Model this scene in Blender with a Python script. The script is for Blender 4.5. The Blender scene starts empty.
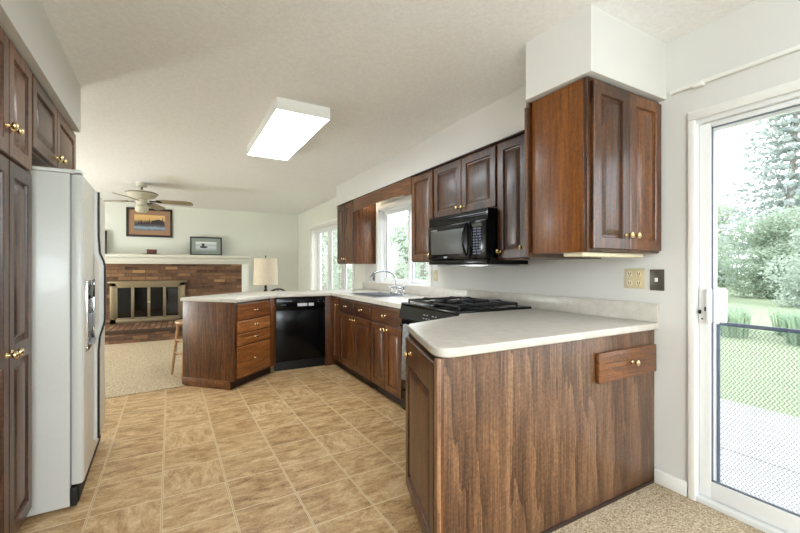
import bpy, bmesh, math, random
from mathutils import Vector, Matrix
random.seed(11)
C = bpy.context.scene.collection
PI = math.pi
R = math.radians

# ------------------------------------------------------------------ camera, sky, lights, exposure
cam_d = bpy.data.cameras.new('camera')
cam_d.sensor_width = 36.0
cam_d.lens = 388.0 / 800.0 * 36.0
cam_d.shift_y = 1.5 / 800.0
cam_d.clip_start = 0.02
cam_d.clip_end = 400
cam = bpy.data.objects.new('camera', cam_d)
C.objects.link(cam)
YAW = math.atan(216.0 / 388.0)
cam.location = (0, 0, 1.21)
cam.rotation_euler = (PI / 2, 0, -YAW)
sc = bpy.context.scene
sc.camera = cam
sc.view_settings.view_transform = 'Standard'
sc.view_settings.look = 'None'
sc.view_settings.gamma = 1.0
sc.view_settings.use_curve_mapping = False
sc.view_settings.exposure = 0.45
sc.cycles.max_bounces = 10
sc.cycles.diffuse_bounces = 6
sc.cycles.transparent_max_bounces = 24
sc.cycles.use_denoising = True

w = bpy.data.worlds.new('world')
sc.world = w
w.use_nodes = True
wn, wl = w.node_tree.nodes, w.node_tree.links
wn.clear()
SKY = 3.5
tc = wn.new('ShaderNodeTexCoord')
sp = wn.new('ShaderNodeSeparateXYZ')
rp = wn.new('ShaderNodeValToRGB')
rp.color_ramp.elements[0].position = 0.0
rp.color_ramp.elements[0].color = (0.95, 0.97, 1.0, 1)
rp.color_ramp.elements[1].position = 1.0
rp.color_ramp.elements[1].color = (0.86, 0.93, 1.0, 1)
bgn = wn.new('ShaderNodeBackground')
bgn.inputs['Strength'].default_value = SKY
wo = wn.new('ShaderNodeOutputWorld')
wl.new(tc.outputs['Generated'], sp.inputs[0])
wl.new(sp.outputs['Z'], rp.inputs[0])
wl.new(rp.outputs[0], bgn.inputs[0])
wl.new(bgn.outputs[0], wo.inputs[0])


def fill_light(name, loc, r, power, col):
    d = bpy.data.lights.new(name, 'POINT')
    d.shadow_soft_size, d.energy, d.color = r, power, col
    o = bpy.data.objects.new(name, d)
    C.objects.link(o)
    o.location = loc
    return o


fill_light('dining_fill_light', (0.1, -1.5, 1.75), 0.42, 138, (0.82, 0.93, 1.0))  # fill light added out of view behind the camera to brighten the ceiling
fill_light('family_room_fill_light', (-3.1, 6.3, 1.0), 0.3, 150, (0.90, 0.97, 1.0))  # unseen fill light added to brighten the family room

W = 2.315      # inner face of the right-hand wall
CEIL = 2.445
FAR = 9.03
GND = -0.15


# ------------------------------------------------------------------ mesh helpers
def box(bm, x0, y0, z0, x1, y1, z1, bev=0.0, M=None):
    m = Matrix.Translation(((x0 + x1) / 2, (y0 + y1) / 2, (z0 + z1) / 2)) @ Matrix.Diagonal((abs(x1 - x0), abs(y1 - y0), abs(z1 - z0), 1))
    if M is not None:
        m = M @ m
    g = bmesh.ops.create_cube(bm, size=1.0, matrix=m)
    if bev > 0:
        es = list({e for v in g['verts'] for e in v.link_edges})
        bmesh.ops.bevel(bm, geom=es, offset=bev, segments=2, profile=0.5, affect='EDGES')
    return bm


def prism(bm, poly, z0, z1, bev=0.0, seg=2):
    lo = [bm.verts.new((p[0], p[1], z0)) for p in poly]
    hi = [bm.verts.new((p[0], p[1], z1)) for p in poly]
    n = len(poly)
    f1 = bm.faces.new(list(reversed(lo)))
    f2 = bm.faces.new(hi)
    fs = [f1, f2]
    for i in range(n):
        fs.append(bm.faces.new((lo[i], lo[(i + 1) % n], hi[(i + 1) % n], hi[i])))
    bmesh.ops.recalc_face_normals(bm, faces=fs)
    if bev > 0:
        es = list(f1.edges) + list(f2.edges)
        bmesh.ops.bevel(bm, geom=es, offset=bev, segments=seg, profile=0.5, affect='EDGES')
    return bm


def profile_y(bm, poly, x0, x1):
    """prism along x of a polygon in (y, z)"""
    lo = [bm.verts.new((x0, p[0], p[1])) for p in poly]
    hi = [bm.verts.new((x1, p[0], p[1])) for p in poly]
    n = len(poly)
    fs = [bm.faces.new(lo), bm.faces.new(list(reversed(hi)))]
    for i in range(n):
        fs.append(bm.faces.new((lo[i], hi[i], hi[(i + 1) % n], lo[(i + 1) % n])))
    bmesh.ops.recalc_face_normals(bm, faces=fs)
    return bm


def tube(bm, pts, r, seg=10, cap=True):
    pts = [Vector(p) for p in pts]
    n = len(pts)
    rs = r if isinstance(r, (list, tuple)) else [r] * n
    t0 = (pts[1] - pts[0]).normalized()
    up = Vector((0, 0, 1)) if abs(t0.z) < 0.9 else Vector((1, 0, 0))
    nrm = t0.cross(up).normalized()
    rings = []
    for i, p in enumerate(pts):
        a = pts[max(i - 1, 0)]
        b = pts[min(i + 1, n - 1)]
        t = (b - a).normalized()
        nrm = (nrm - t * nrm.dot(t)).normalized()
        bi = t.cross(nrm)
        rings.append([bm.verts.new(p + (nrm * math.cos(2 * PI * k / seg) + bi * math.sin(2 * PI * k / seg)) * rs[i]) for k in range(seg)])
    fs = []
    for i in range(n - 1):
        for k in range(seg):
            fs.append(bm.faces.new((rings[i][k], rings[i][(k + 1) % seg], rings[i + 1][(k + 1) % seg], rings[i + 1][k])))
    if cap:
        fs.append(bm.faces.new(rings[0]))
        fs.append(bm.faces.new(rings[-1]))
    bmesh.ops.recalc_face_normals(bm, faces=fs)
    return bm


def lathe(bm, prof, M=None, seg=24):
    """revolve (radius, height) about z"""
    M = M or Matrix()
    rings = []
    for r, z in prof:
        r = max(r, 1e-4)
        rings.append([bm.verts.new(M @ Vector((r * math.cos(2 * PI * k / seg), r * math.sin(2 * PI * k / seg), z))) for k in range(seg)])
    fs = []
    for i in range(len(rings) - 1):
        for k in range(seg):
            fs.append(bm.faces.new((rings[i][k], rings[i][(k + 1) % seg], rings[i + 1][(k + 1) % seg], rings[i + 1][k])))
    fs.append(bm.faces.new(rings[0]))
    fs.append(bm.faces.new(rings[-1]))
    bmesh.ops.recalc_face_normals(bm, faces=fs)
    return bm


def quad(bm, a, b, c, d):
    return bm.faces.new([bm.verts.new(p) for p in (a, b, c, d)])


NB = bmesh.new


def mesh_of(name, bm, mat, smooth=True, angle=35):
    me = bpy.data.meshes.new(name)
    bm.to_mesh(me)
    bm.free()
    if mat is not None:
        me.materials.append(mat)
    if smooth:
        me.shade_smooth()
        me.set_sharp_from_angle(angle=R(angle))
    return me


def obj(name, bm, mat, parent=None, smooth=True, loc=None, rot=None, angle=35):
    me = bm if isinstance(bm, bpy.types.Mesh) else mesh_of(name, bm, mat, smooth, angle)
    o = bpy.data.objects.new(name, me)
    C.objects.link(o)
    if parent is not None:
        o.parent = parent
    if loc is not None:
        o.location = loc
    if rot is not None:
        o.rotation_euler = rot
    return o


def tag(o, label, cat, group=None, kind=None):
    o['label'] = label
    o['category'] = cat
    if group:
        o['group'] = group
    if kind:
        o['kind'] = kind
    return o


def thing(name, label, cat, loc=(0, 0, 0), rotz=0.0, group=None):
    o = bpy.data.objects.new(name, None)
    o.empty_display_size = 0.1
    C.objects.link(o)
    o.location = loc
    o.rotation_euler = (0, 0, rotz)
    return tag(o, label, cat, group)


def struct(name, bm, mat, label=None, cat=None, parent=None, smooth=True):
    o = obj(name, bm, mat, parent, smooth)
    if parent is None:
        o['kind'] = 'structure'
        o['label'] = label
        o['category'] = cat
    return o


def struct_empty(name, label, cat, loc=(0, 0, 0)):
    o = thing(name, label, cat, loc)
    o['kind'] = 'structure'
    return o


# ------------------------------------------------------------------ materials
def srgb(r, g, b):
    f = lambda c: (c / 12.92 if c <= 0.04045 else ((c + 0.055) / 1.055) ** 2.4)
    return (f(r / 255.0), f(g / 255.0), f(b / 255.0), 1.0)


class NT:
    def __init__(self, name):
        self.m = bpy.data.materials.new(name)
        self.m.use_nodes = True
        self.n, self.l = self.m.node_tree.nodes, self.m.node_tree.links
        self.b = self.n['Principled BSDF']

    def node(self, t, ins=None, **kw):
        x = self.n.new(t)
        for k, v in kw.items():
            setattr(x, k, v)
        for k, v in (ins or {}).items():
            self.put(x, k, v)
        return x

    def put(self, x, k, v):
        if isinstance(v, bpy.types.NodeSocket):
            self.l.new(v, x.inputs[k])
        else:
            x.inputs[k].default_value = v

    def set(self, **kw):
        names = dict(col='Base Color', rough='Roughness', metal='Metallic', spec='Specular IOR Level', coat='Coat Weight', coat_r='Coat Roughness', emit='Emission Color', emit_s='Emission Strength', normal='Normal', alpha='Alpha', trans='Transmission Weight', ior='IOR', sheen='Sheen Weight')
        for k, v in kw.items():
            self.put(self.b, names[k], v)
        return self

    def coords(self, scale=(1, 1, 1), rot=(0, 0, 0), loc=(0, 0, 0), kind='Object'):
        t = self.node('ShaderNodeTexCoord')
        mp = self.node('ShaderNodeMapping')
        mp.inputs['Scale'].default_value = scale
        mp.inputs['Rotation'].default_value = rot
        mp.inputs['Location'].default_value = loc
        self.l.new(t.outputs[kind], mp.inputs[0])
        return mp.outputs[0]

    def noise(self, vec, scale, detail=4, rough=0.55, dist=0.0):
        return self.node('ShaderNodeTexNoise', {'Vector': vec, 'Scale': scale, 'Detail': detail, 'Roughness': rough, 'Distortion': dist})

    def ramp(self, fac, stops):
        x = self.node('ShaderNodeValToRGB')
        e = x.color_ramp.elements
        while len(e) < len(stops):
            e.new(0.5)
        for i, (p, c) in enumerate(stops):
            e[i].position = p
            e[i].color = c
        self.l.new(fac, x.inputs[0])
        return x.outputs[0]

    def math(self, op, a, b=0.0):
        x = self.node('ShaderNodeMath', operation=op)
        self.put(x, 0, a)
        self.put(x, 1, b)
        return x.outputs[0]

    def mix(self, fac, a, b, blend='MIX'):
        x = self.node('ShaderNodeMix', data_type='RGBA', blend_type=blend)
        self.put(x, 0, fac)
        self.put(x, 6, a)
        self.put(x, 7, b)
        return x.outputs[2]

    def bump(self, h, strength=0.3, dist=0.01):
        x = self.node('ShaderNodeBump', {'Height': h, 'Strength': strength, 'Distance': dist})
        return x.outputs[0]


def plain(name, col, rough=0.5, metal=0.0, spec=0.5, coat=0.0, var=0.04, scale=30):
    t = NT(name)
    nz = t.noise(t.coords(), scale, 3)
    c2 = tuple(min(1, c * (1 - var)) for c in col[:3]) + (1,)
    t.set(col=t.ramp(nz.outputs[0], [(0.35, c2), (0.65, col)]), rough=rough, metal=metal, spec=spec, coat=coat)
    return t.m


def wood(name, dark, mid, light, axis='Z', rough=0.36, coat=0.12, ring=9.0, gw=0.06):
    t = NT(name)
    sA = {'Z': (9, 9, 0.7), 'X': (0.7, 9, 9), 'Y': (9, 0.7, 9)}[axis]
    sB = {'Z': (90, 90, 3.5), 'X': (3.5, 90, 90), 'Y': (90, 3.5, 90)}[axis]
    sC = {'Z': (1, 1, 0.13), 'X': (0.13, 1, 1), 'Y': (1, 0.13, 1)}[axis]
    n1 = t.noise(t.coords(sA), 1.0, 6, 0.65, 1.0)
    n2 = t.noise(t.coords(sB), 1.0, 4, 0.7)
    n3 = t.noise(t.coords(), 70, 3, 0.6)
    wv = t.node('ShaderNodeTexWave', {'Vector': t.coords(sC), 'Scale': ring, 'Distortion': 13.0, 'Detail': 3.0, 'Detail Scale': 1.6, 'Detail Roughness': 0.5}, wave_type='BANDS', bands_direction='DIAGONAL', wave_profile='SAW')
    v = t.math('ADD', t.math('MULTIPLY', n1.outputs[0], 0.30), t.math('MULTIPLY', wv.outputs['Fac'], gw))
    v = t.math('ADD', v, t.math('MULTIPLY', n2.outputs[0], 0.50 - gw))
    v = t.math('ADD', v, t.math('MULTIPLY', n3.outputs[0], 0.20))
    oi = t.node('ShaderNodeObjectInfo')
    v = t.math('ADD', v, t.math('MULTIPLY', t.math('SUBTRACT', oi.outputs['Random'], 0.5), 0.10))
    t.set(col=t.ramp(v, [(0.38, dark), (0.50, mid), (0.64, light)]), rough=rough, coat=coat, coat_r=0.18,
          normal=t.bump(n2.outputs[0], 0.06, 0.002))
    return t.m


def glass_mat(name, tint=(1, 1, 1, 1), refl=1.0):
    m = bpy.data.materials.new(name)
    m.use_nodes = True
    n, l = m.node_tree.nodes, m.node_tree.links
    n.clear()
    o = n.new('ShaderNodeOutputMaterial')
    mx = n.new('ShaderNodeMixShader')
    tr = n.new('ShaderNodeBsdfTransparent')
    gl = n.new('ShaderNodeBsdfGlossy')
    lw = n.new('ShaderNodeLayerWeight')
    lw.inputs[0].default_value = 0.5
    pw_ = n.new('ShaderNodeMath')
    pw_.operation = 'POWER'
    pw_.inputs[1].default_value = 5.0
    fr = n.new('ShaderNodeMath')
    fr.operation = 'MULTIPLY_ADD'
    fr.inputs[1].default_value = 0.9
    fr.inputs[2].default_value = 0.03
    l.new(lw.outputs['Facing'], pw_.inputs[0])
    l.new(pw_.outputs[0], fr.inputs[0])
    tr.inputs[0].default_value = tint
    gl.inputs['Roughness'].default_value = 0.02
    gl.inputs['Color'].default_value = (refl, refl, refl, 1)
    l.new(fr.outputs[0], mx.inputs[0])
    l.new(tr.outputs[0], mx.inputs[1])
    l.new(gl.outputs[0], mx.inputs[2])
    l.new(mx.outputs[0], o.inputs[0])
    return m


def emissive(name, col, s):
    t = NT(name)
    t.set(col=col, emit=col, emit_s=s, rough=0.5)
    return t.m


D_, M_, L_ = srgb(36, 17, 6), srgb(79, 44, 19), srgb(132, 81, 38)
WOOD = wood('walnut_stained_wood', D_, M_, L_, 'Z')
WOODH = wood('walnut_stained_wood_horizontal', D_, M_, L_, 'X')
PANEL = wood('veneer_panel_lit_wood', srgb(66, 42, 25), srgb(112, 79, 53), srgb(158, 120, 86), 'Z', 0.38, 0.1, ring=4.0, gw=0.10)  # same walnut, its sheen put into a lighter, greyer colour
DRAWERW = wood('drawer_front_wood', srgb(92, 50, 20), srgb(138, 84, 40), srgb(184, 124, 70), 'X', 0.35, 0.15, ring=5)
SIDEW = wood('side_panel_lit_wood', srgb(70, 34, 5), srgb(106, 58, 12), srgb(142, 84, 26), 'Z', 0.4, 0.1, ring=6, gw=0.05)  # same walnut, the warm light on this side put into the colour
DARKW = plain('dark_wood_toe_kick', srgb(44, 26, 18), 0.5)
STOOLW = wood('stool_light_wood', srgb(130, 92, 52), srgb(168, 124, 76), srgb(196, 152, 100), 'Z')
BRASS = plain('brass', srgb(214, 190, 142), 0.25, 1.0)
OLDBRASS = plain('antique_brass', srgb(138, 124, 98), 0.45, 0.85)
CHROME = plain('chrome', srgb(205, 208, 212), 0.12, 1.0)
STEEL = plain('stainless_steel', srgb(190, 192, 195), 0.3, 1.0)
BLACK = plain('black_gloss_enamel', srgb(8, 8, 9), 0.16, 0, 0.2, 0.0, 0.1)
BLACKM = plain('black_matte', srgb(20, 20, 21), 0.5, 0, 0.4)
IRON = plain('cast_iron', srgb(22, 22, 24), 0.42)
GREYGL = plain('microwave_window_glass', srgb(70, 70, 67), 0.4)
WHITE = plain('white_paint', srgb(238, 237, 232), 0.4, var=0.02)
VINYLW = plain('white_vinyl_frame', srgb(236, 237, 236), 0.35, var=0.02)
CREAM = plain('cream_plastic', srgb(222, 210, 178), 0.4)
FRIDGEW = plain('white_appliance_enamel', srgb(206, 207, 202), 0.34, coat=0.1, var=0.015)
FRIDGED = plain('textured_appliance_door', srgb(206, 200, 188), 0.4, var=0.03, scale=120)
GREY = plain('grey_plastic', srgb(128, 130, 134), 0.4)
SILVERMARK = plain('silver_marking', srgb(190, 192, 196), 0.4)
DIM = plain('dim_marking', srgb(120, 124, 132), 0.4)
BLUEMARK = plain('pale_blue_keypad_marking', srgb(84, 94, 122), 0.4)


def wall_mat(name, col, bs=0.08, sc_=220):
    t = NT(name)
    v = t.coords()
    n = t.noise(v, sc_, 3)
    n2 = t.noise(v, 1.2, 2)
    c2 = tuple(c * 0.965 for c in col[:3]) + (1,)
    t.set(col=t.ramp(n2.outputs[0], [(0.3, c2), (0.7, col)]), rough=0.75, spec=0.25, normal=t.bump(n.outputs[0], bs, 0.003))
    return t.m


WALL = wall_mat('painted_wall', srgb(217, 215, 211))
WALLF = wall_mat('family_room_painted_wall', srgb(226, 226, 216))
t = NT('textured_ceiling')
v = t.coords()
a = t.noise(v, 55, 5, 0.65)
b_ = t.noise(v, 2.0, 2)
t.set(col=t.ramp(a.outputs[0], [(0.35, srgb(232, 231, 230)), (0.65, srgb(242, 241, 240))]), rough=0.9, spec=0.15, normal=t.bump(a.outputs[0], 0.22, 0.005))
CEILM = t.m

# vinyl floor: square tiles laid slightly off the wall line
t = NT('travertine_vinyl_tile')
TS = 0.309
vec = t.coords((1 / TS, 1 / TS, 1), (0, 0, -R(1.55)), (-0.885 + 40, -0.735 + 40, 0))
fl = t.node('ShaderNodeVectorMath', {0: vec}, operation='FLOOR')
fr = t.node('ShaderNodeVectorMath', {0: vec}, operation='FRACTION')
wnz = t.node('ShaderNodeTexWhiteNoise', {'Vector': fl.outputs[0]}, noise_dimensions='3D')
off = t.node('ShaderNodeVectorMath', {0: wnz.outputs['Color'], 1: (37, 53, 11)}, operation='MULTIPLY')
vv = t.node('ShaderNodeVectorMath', {0: vec, 1: off.outputs[0]}, operation='ADD')
mA = t.node('ShaderNodeMapping', {'Vector': vv.outputs[0], 'Scale': (1.0, 2.6, 1), 'Rotation': (0, 0, 0.25)})
mB = t.node('ShaderNodeMapping', {'Vector': vv.outputs[0], 'Scale': (2.6, 1.0, 1), 'Rotation': (0, 0, 0.25)})
nA = t.noise(mA.outputs[0], 2.2, 10, 0.74, 0.4)
nB = t.noise(mB.outputs[0], 2.2, 10, 0.74, 0.4)
sel = t.math('GREATER_THAN', wnz.outputs['Value'], 0.75)
nv = t.mix(sel, nA.outputs['Color'], nB.outputs['Color'])
sepn = t.node('ShaderNodeSeparateColor', {0: nv})
fine = t.noise(vv.outputs[0], 26, 5, 0.8)
val = t.math('ADD', t.math('MULTIPLY', sepn.outputs[0], 0.68), t.math('MULTIPLY', fine.outputs[0], 0.32))
val = t.math('ADD', val, t.math('MULTIPLY', t.math('SUBTRACT', wnz.outputs['Value'], 0.5), 0.05))
tile = t.ramp(val, [(0.36, srgb(112, 80, 44)), (0.45, srgb(166, 130, 86)), (0.54, srgb(196, 164, 120)), (0.66, srgb(222, 198, 160))])
sx = t.node('ShaderNodeSeparateXYZ', {0: fr.outputs[0]})


def edge_dist(s):
    return t.math('MINIMUM', s, t.math('SUBTRACT', 1.0, s))


ex, ey = edge_dist(sx.outputs[0]), edge_dist(sx.outputs[1])
gx = t.math('LESS_THAN', ex, 0.017)
gxc = t.math('LESS_THAN', ex, 0.006)
gy = t.math('LESS_THAN', ey, 0.011)
g = t.math('MAXIMUM', gx, gy)
c1 = t.mix(g, tile, srgb(214, 194, 158))
c1 = t.mix(gxc, c1, srgb(176, 146, 106))
t.set(col=c1, rough=t.math('ADD', 0.34, t.math('MULTIPLY', fine.outputs[0], 0.12)), spec=0.4, normal=t.bump(t.math('SUBTRACT', val, t.math('MULTIPLY', g, 0.3)), 0.12, 0.004))
VINYL = t.m

t = NT('beige_carpet_pile')
v = t.coords()
a = t.noise(v, 120, 4, 0.85)
b_ = t.noise(v, 60, 4, 0.8)
x = t.math('ADD', t.math('MULTIPLY', a.outputs[0], 0.65), t.math('MULTIPLY', b_.outputs[0], 0.35))
t.set(col=t.ramp(x, [(0.38, srgb(138, 116, 90)), (0.5, srgb(200, 180, 150)), (0.62, srgb(238, 224, 198))]), rough=0.95, spec=0.1, normal=t.bump(x, 1.0, 0.012))
CARPET = t.m

t = NT('cream_laminate')
v = t.coords()
a = t.noise(v, 240, 3, 0.7)
b_ = t.noise(v, 18, 4, 0.6)
x = t.math('ADD', t.math('MULTIPLY', a.outputs[0], 0.5), t.math('MULTIPLY', b_.outputs[0], 0.5))
t.set(col=t.ramp(x, [(0.35, srgb(186, 180, 169)), (0.6, srgb(207, 201, 191))]), rough=0.28, spec=0.5)
LAM = t.m

t = NT('red_brown_brick')
v = t.coords((1, 1, 1), (PI / 2, 0, 0))
bk = t.node('ShaderNodeTexBrick', {'Vector': v, 'Scale': 1.0, 'Mortar Size': 0.006, 'Mortar Smooth': 0.3, 'Brick Width': 0.205, 'Row Height': 0.062, 'Bias': 0.0,
                                  'Color1': (0, 0, 0, 1), 'Color2': (1, 1, 1, 1), 'Mortar': (0.5, 0.5, 0.5, 1)})
bk.offset = 0.5
n = t.noise(t.coords(), 14, 5, 0.7)
base = t.ramp(bk.outputs['Color'], [(0.0, srgb(40, 30, 28)), (0.2, srgb(116, 86, 64)), (0.4, srgb(80, 58, 46)), (0.58, srgb(146, 110, 78)), (0.78, srgb(98, 68, 52)), (0.9, srgb(66, 46, 38)), (1.0, srgb(176, 136, 92))])
base = t.mix(0.25, base, t.ramp(n.outputs[0], [(0.3, srgb(56, 44, 38)), (0.7, srgb(164, 124, 90))]))
base = t.mix(bk.outputs['Fac'], base, srgb(92, 76, 62))
t.set(col=base, rough=0.85, spec=0.2, normal=t.bump(t.math('SUBTRACT', n.outputs[0], t.math('MULTIPLY', bk.outputs['Fac'], 1.2)), 0.5, 0.012))
BRICK = t.m

GLASS = glass_mat('clear_window_glass')
FIREGLASS = glass_mat('smoked_fireplace_glass', (0.16, 0.16, 0.17, 1), 1.0)

# ------------------------------------------------------------------ setting: floors, walls, ceiling
bm = NB(); box(bm, -1.4, 1.2, -0.12, W + 0.15, 5.30, 0.0)
struct('floor_vinyl', bm, VINYL, 'cream travertine pattern vinyl tile floor of the kitchen', 'floor')
bm = NB(); prism(bm, [(-4.2, 4.44), (-0.62, 4.452), (-0.03, 4.53), (0.68, 5.25), (W + 0.15, 5.25), (W + 0.15, FAR + 0.15), (-4.2, FAR + 0.15)], -0.12, 0.012)
struct('floor_carpet_far', bm, CARPET, 'beige carpet of the family room before the fireplace', 'floor')
bm = NB()
prism(bm, [(-1.4, -3.2), (W + 0.15, -3.2), (W + 0.15, 1.222), (0.845, 1.222), (0.80, 1.20), (-1.4, 1.20)], -0.12, 0.010)
struct('floor_carpet_near', bm, CARPET, 'beige carpet of the dining area by the sliding door', 'floor')

bm = NB(); box(bm, -4.2, -3.2, CEIL, W + 0.15, FAR + 0.15, CEIL + 0.15)
struct('ceiling', bm, CEILM, 'off-white knockdown textured ceiling', 'ceiling')


def wall_x(bm, x0, x1, y0, y1, z0, z1, holes):
    """wall slab lying along y with rectangular holes (ya, yb, za, zb)"""
    y = y0
    for (ya, yb, za, zb) in sorted(holes):
        if ya > y:
            box(bm, x0, y, z0, x1, ya, z1)
        if za > z0:
            box(bm, x0, ya, z0, x1, yb, za)
        if zb < z1:
            box(bm, x0, ya, zb, x1, yb, z1)
        y = yb
    if y < y1:
        box(bm, x0, y, z0, x1, y1, z1)


DOOR_H = (-0.95, 1.03, 0.0, 1.98)
WIN_H = (3.50, 4.74, 0.99, 2.00)
BAY_H = (5.66, 7.96, 0.42, 2.04)
bm = NB(); wall_x(bm, W, W + 0.15, -3.2, 5.2, GND, CEIL, [DOOR_H, WIN_H])
struct('wall_right', bm, WALL, 'off-white kitchen wall with the sliding door and sink window', 'wall', smooth=False)
bm = NB(); wall_x(bm, W, W + 0.15, 5.2, FAR + 0.15, GND, CEIL, [BAY_H])
struct('wall_right_far', bm, WALLF, 'off-white family room wall with the box window', 'wall', smooth=False)
bm = NB(); box(bm, -4.2, FAR, GND, W, FAR + 0.15, CEIL)
struct('wall_far', bm, WALLF, 'off-white family room wall above and beside the fireplace', 'wall', smooth=False)
bm = NB()
box(bm, -1.40, -3.2, GND, -1.28, 3.72, CEIL)
box(bm, -4.2, 3.60, GND, -1.40, 3.72, CEIL)
struct('wall_left', bm, WALL, 'off-white kitchen wall behind the pantry and refrigerator', 'wall', smooth=False)
bm = NB(); box(bm, -4.2, 3.72, GND, -4.05, FAR, CEIL)
struct('wall_left_far', bm, WALLF, 'off-white side wall of the family room', 'wall', smooth=False)
bm = NB()
for a in ((-1.28, GND, -0.9, CEIL), (1.9, GND, W, CEIL), (-0.9, GND, 1.9, 0.25), (-0.9, 2.1, 1.9, CEIL)):
    box(bm, a[0], -3.2, a[1], a[2], -3.05, a[3])
struct('wall_back', bm, WALL, 'off-white dining room wall with an added opening for sky light', 'wall', smooth=False)

# soffits above the wall cabinets
bm = NB()
prism(bm, [(1.665, 1.152), (W, 1.152), (W, 5.62), (2.02, 5.62), (2.02, 1.87), (1.645, 1.53)], 2.135, CEIL)
struct('trim_1', bm, WALL, 'off-white boxed soffit above the wall cabinets by the window', 'soffit', smooth=False)
bm = NB()
prism(bm, [(-1.28, 0.6), (-0.516, 0.6), (-0.617, 3.375), (-1.28, 3.375)], 2.135, CEIL)
struct('trim_2', bm, WALL, 'off-white boxed soffit above the pantry and refrigerator', 'soffit', smooth=False)

bm = NB()
box(bm, W - 0.014, 1.045, 0.008, W, 1.208, 0.085, 0.004)
struct('baseboard_right', bm, WHITE, 'short white baseboard between peninsula panel and door casing', 'baseboard')
bm = NB()
box(bm, 1.19, FAR - 0.014, 0.012, W, FAR, 0.1, 0.004)
struct('baseboard_far', bm, WHITE, 'white baseboard beside the fireplace', 'baseboard')

# ---- sliding patio door
d = struct_empty('door_1', 'white sliding patio door with full glass panel', 'door')
bm = NB()
y0, y1, zt = DOOR_H[0], DOOR_H[1], DOOR_H[3]
for a in ((1.007, 0, 1.040, zt - 0.0055), (y0 - 0.05, 0, y0, zt - 0.0055)):
    box(bm, W - 0.018, a[0], a[1] + 0.005, W + 0.002, a[2], a[3], 0.004)
box(bm, W - 0.018, y0 - 0.05, zt - 0.005, W + 0.002, 1.040, zt + 0.04, 0.004)
obj('casing', bm, WHITE, d)
bm = NB()
box(bm, W + 0.004, y1 - 0.024, 0.01, W + 0.15, y1, zt, 0.003)
box(bm, W + 0.004, y0, 0.01, W + 0.15, y0 + 0.03, zt, 0.003)
box(bm, W + 0.004, y0, zt - 0.028, W + 0.15, y1, zt, 0.003)
box(bm, W - 0.012, y0, 0.005, W + 0.16, y1, 0.035, 0.003)
box(bm, W + 0.03, y0, 0.03, W + 0.036, y1, 0.045)
obj('jamb_frame', bm, VINYLW, d)
bm = NB()
gy1, gy0 = 0.953, 0.08
box(bm, W + 0.020, gy1, 0.04, W + 0.046, y1 - 0.026, zt - 0.03, 0.004)
box(bm, W + 0.020, 0.0, 0.04, W + 0.046, gy0, zt - 0.03, 0.004)
box(bm, W + 0.020, gy0, 1.925, W + 0.046, gy1, zt - 0.03, 0.004)
box(bm, W + 0.020, gy0, 0.04, W + 0.046, gy1, 0.125, 0.004)
ps = obj('sliding_panel', bm, VINYLW, d)
bm = NB(); box(bm, W + 0.032, gy0 - 0.005, 0.12, W + 0.036, gy1 + 0.005, 1.93)
obj('glass_pane', bm, GLASS, ps)
bm = NB()
for yy in (gy1 - 0.007, gy0):
    box(bm, W + 0.027, yy, 0.125, W + 0.032, yy + 0.007, 1.925)
box(bm, W + 0.027, gy0, 1.918, W + 0.032, gy1, 1.925)
box(bm, W + 0.027, gy0, 0.125, W + 0.032, gy1, 0.135)
obj('glazing_gasket', bm, plain('dark_gasket', srgb(112, 120, 132), 0.6), ps)
bm = NB()
box(bm, W + 0.060, -0.92, 0.04, W + 0.1, -0.84, zt - 0.03, 0.004)
box(bm, W + 0.060, 0.0, 0.04, W + 0.1, 0.08, zt - 0.03, 0.004)
box(bm, W + 0.060, -0.84, 1.90, W + 0.1, 0.0, zt - 0.03, 0.004)
box(bm, W + 0.060, -0.84, 0.04, W + 0.1, 0.0, 0.125, 0.004)
pf = obj('fixed_panel', bm, VINYLW, d)
bm = NB(); box(bm, W + 0.078, -0.85, 0.12, W + 0.082, 0.005, 1.91)
obj('glass_pane', bm, GLASS, pf)
bm = NB()
box(bm, W + 0.008, 0.956, 0.925, W + 0.0205, 1.0, 1.110, 0.003)
hd = obj('lock_plate', bm, VINYLW, ps)
bm = NB()
box(bm, W - 0.016, 0.944, 0.932, W + 0.0205, 0.962, 1.105, 0.007)
box(bm, W + 0.046, 0.930, 0.925, W + 0.058, 0.985, 1.110, 0.003)
box(bm, W + 0.052, 0.905, 0.932, W + 0.085, 0.945, 1.105, 0.010)
obj('pull_handle', bm, VINYLW, ps)
bm = NB()
box(bm, W - 0.002, 0.988, 0.975, W + 0.009, 1.000, 0.996, 0.003)
box(bm, W - 0.010, 0.990, 0.982, W + 0.004, 0.998, 0.990, 0.002)
box(bm, W + 0.001, 0.968, 0.990, W + 0.009, 0.974, 1.012, 0.002)
lathe(bm, [(0.004, 0), (0.004, 0.004)], Matrix.Translation((W + 0.008, 0.984, 0.95)) @ Matrix.Rotation(-PI / 2, 4, 'Y'), 10)
obj('latch_lever', bm, BLACKM, ps)

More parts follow.
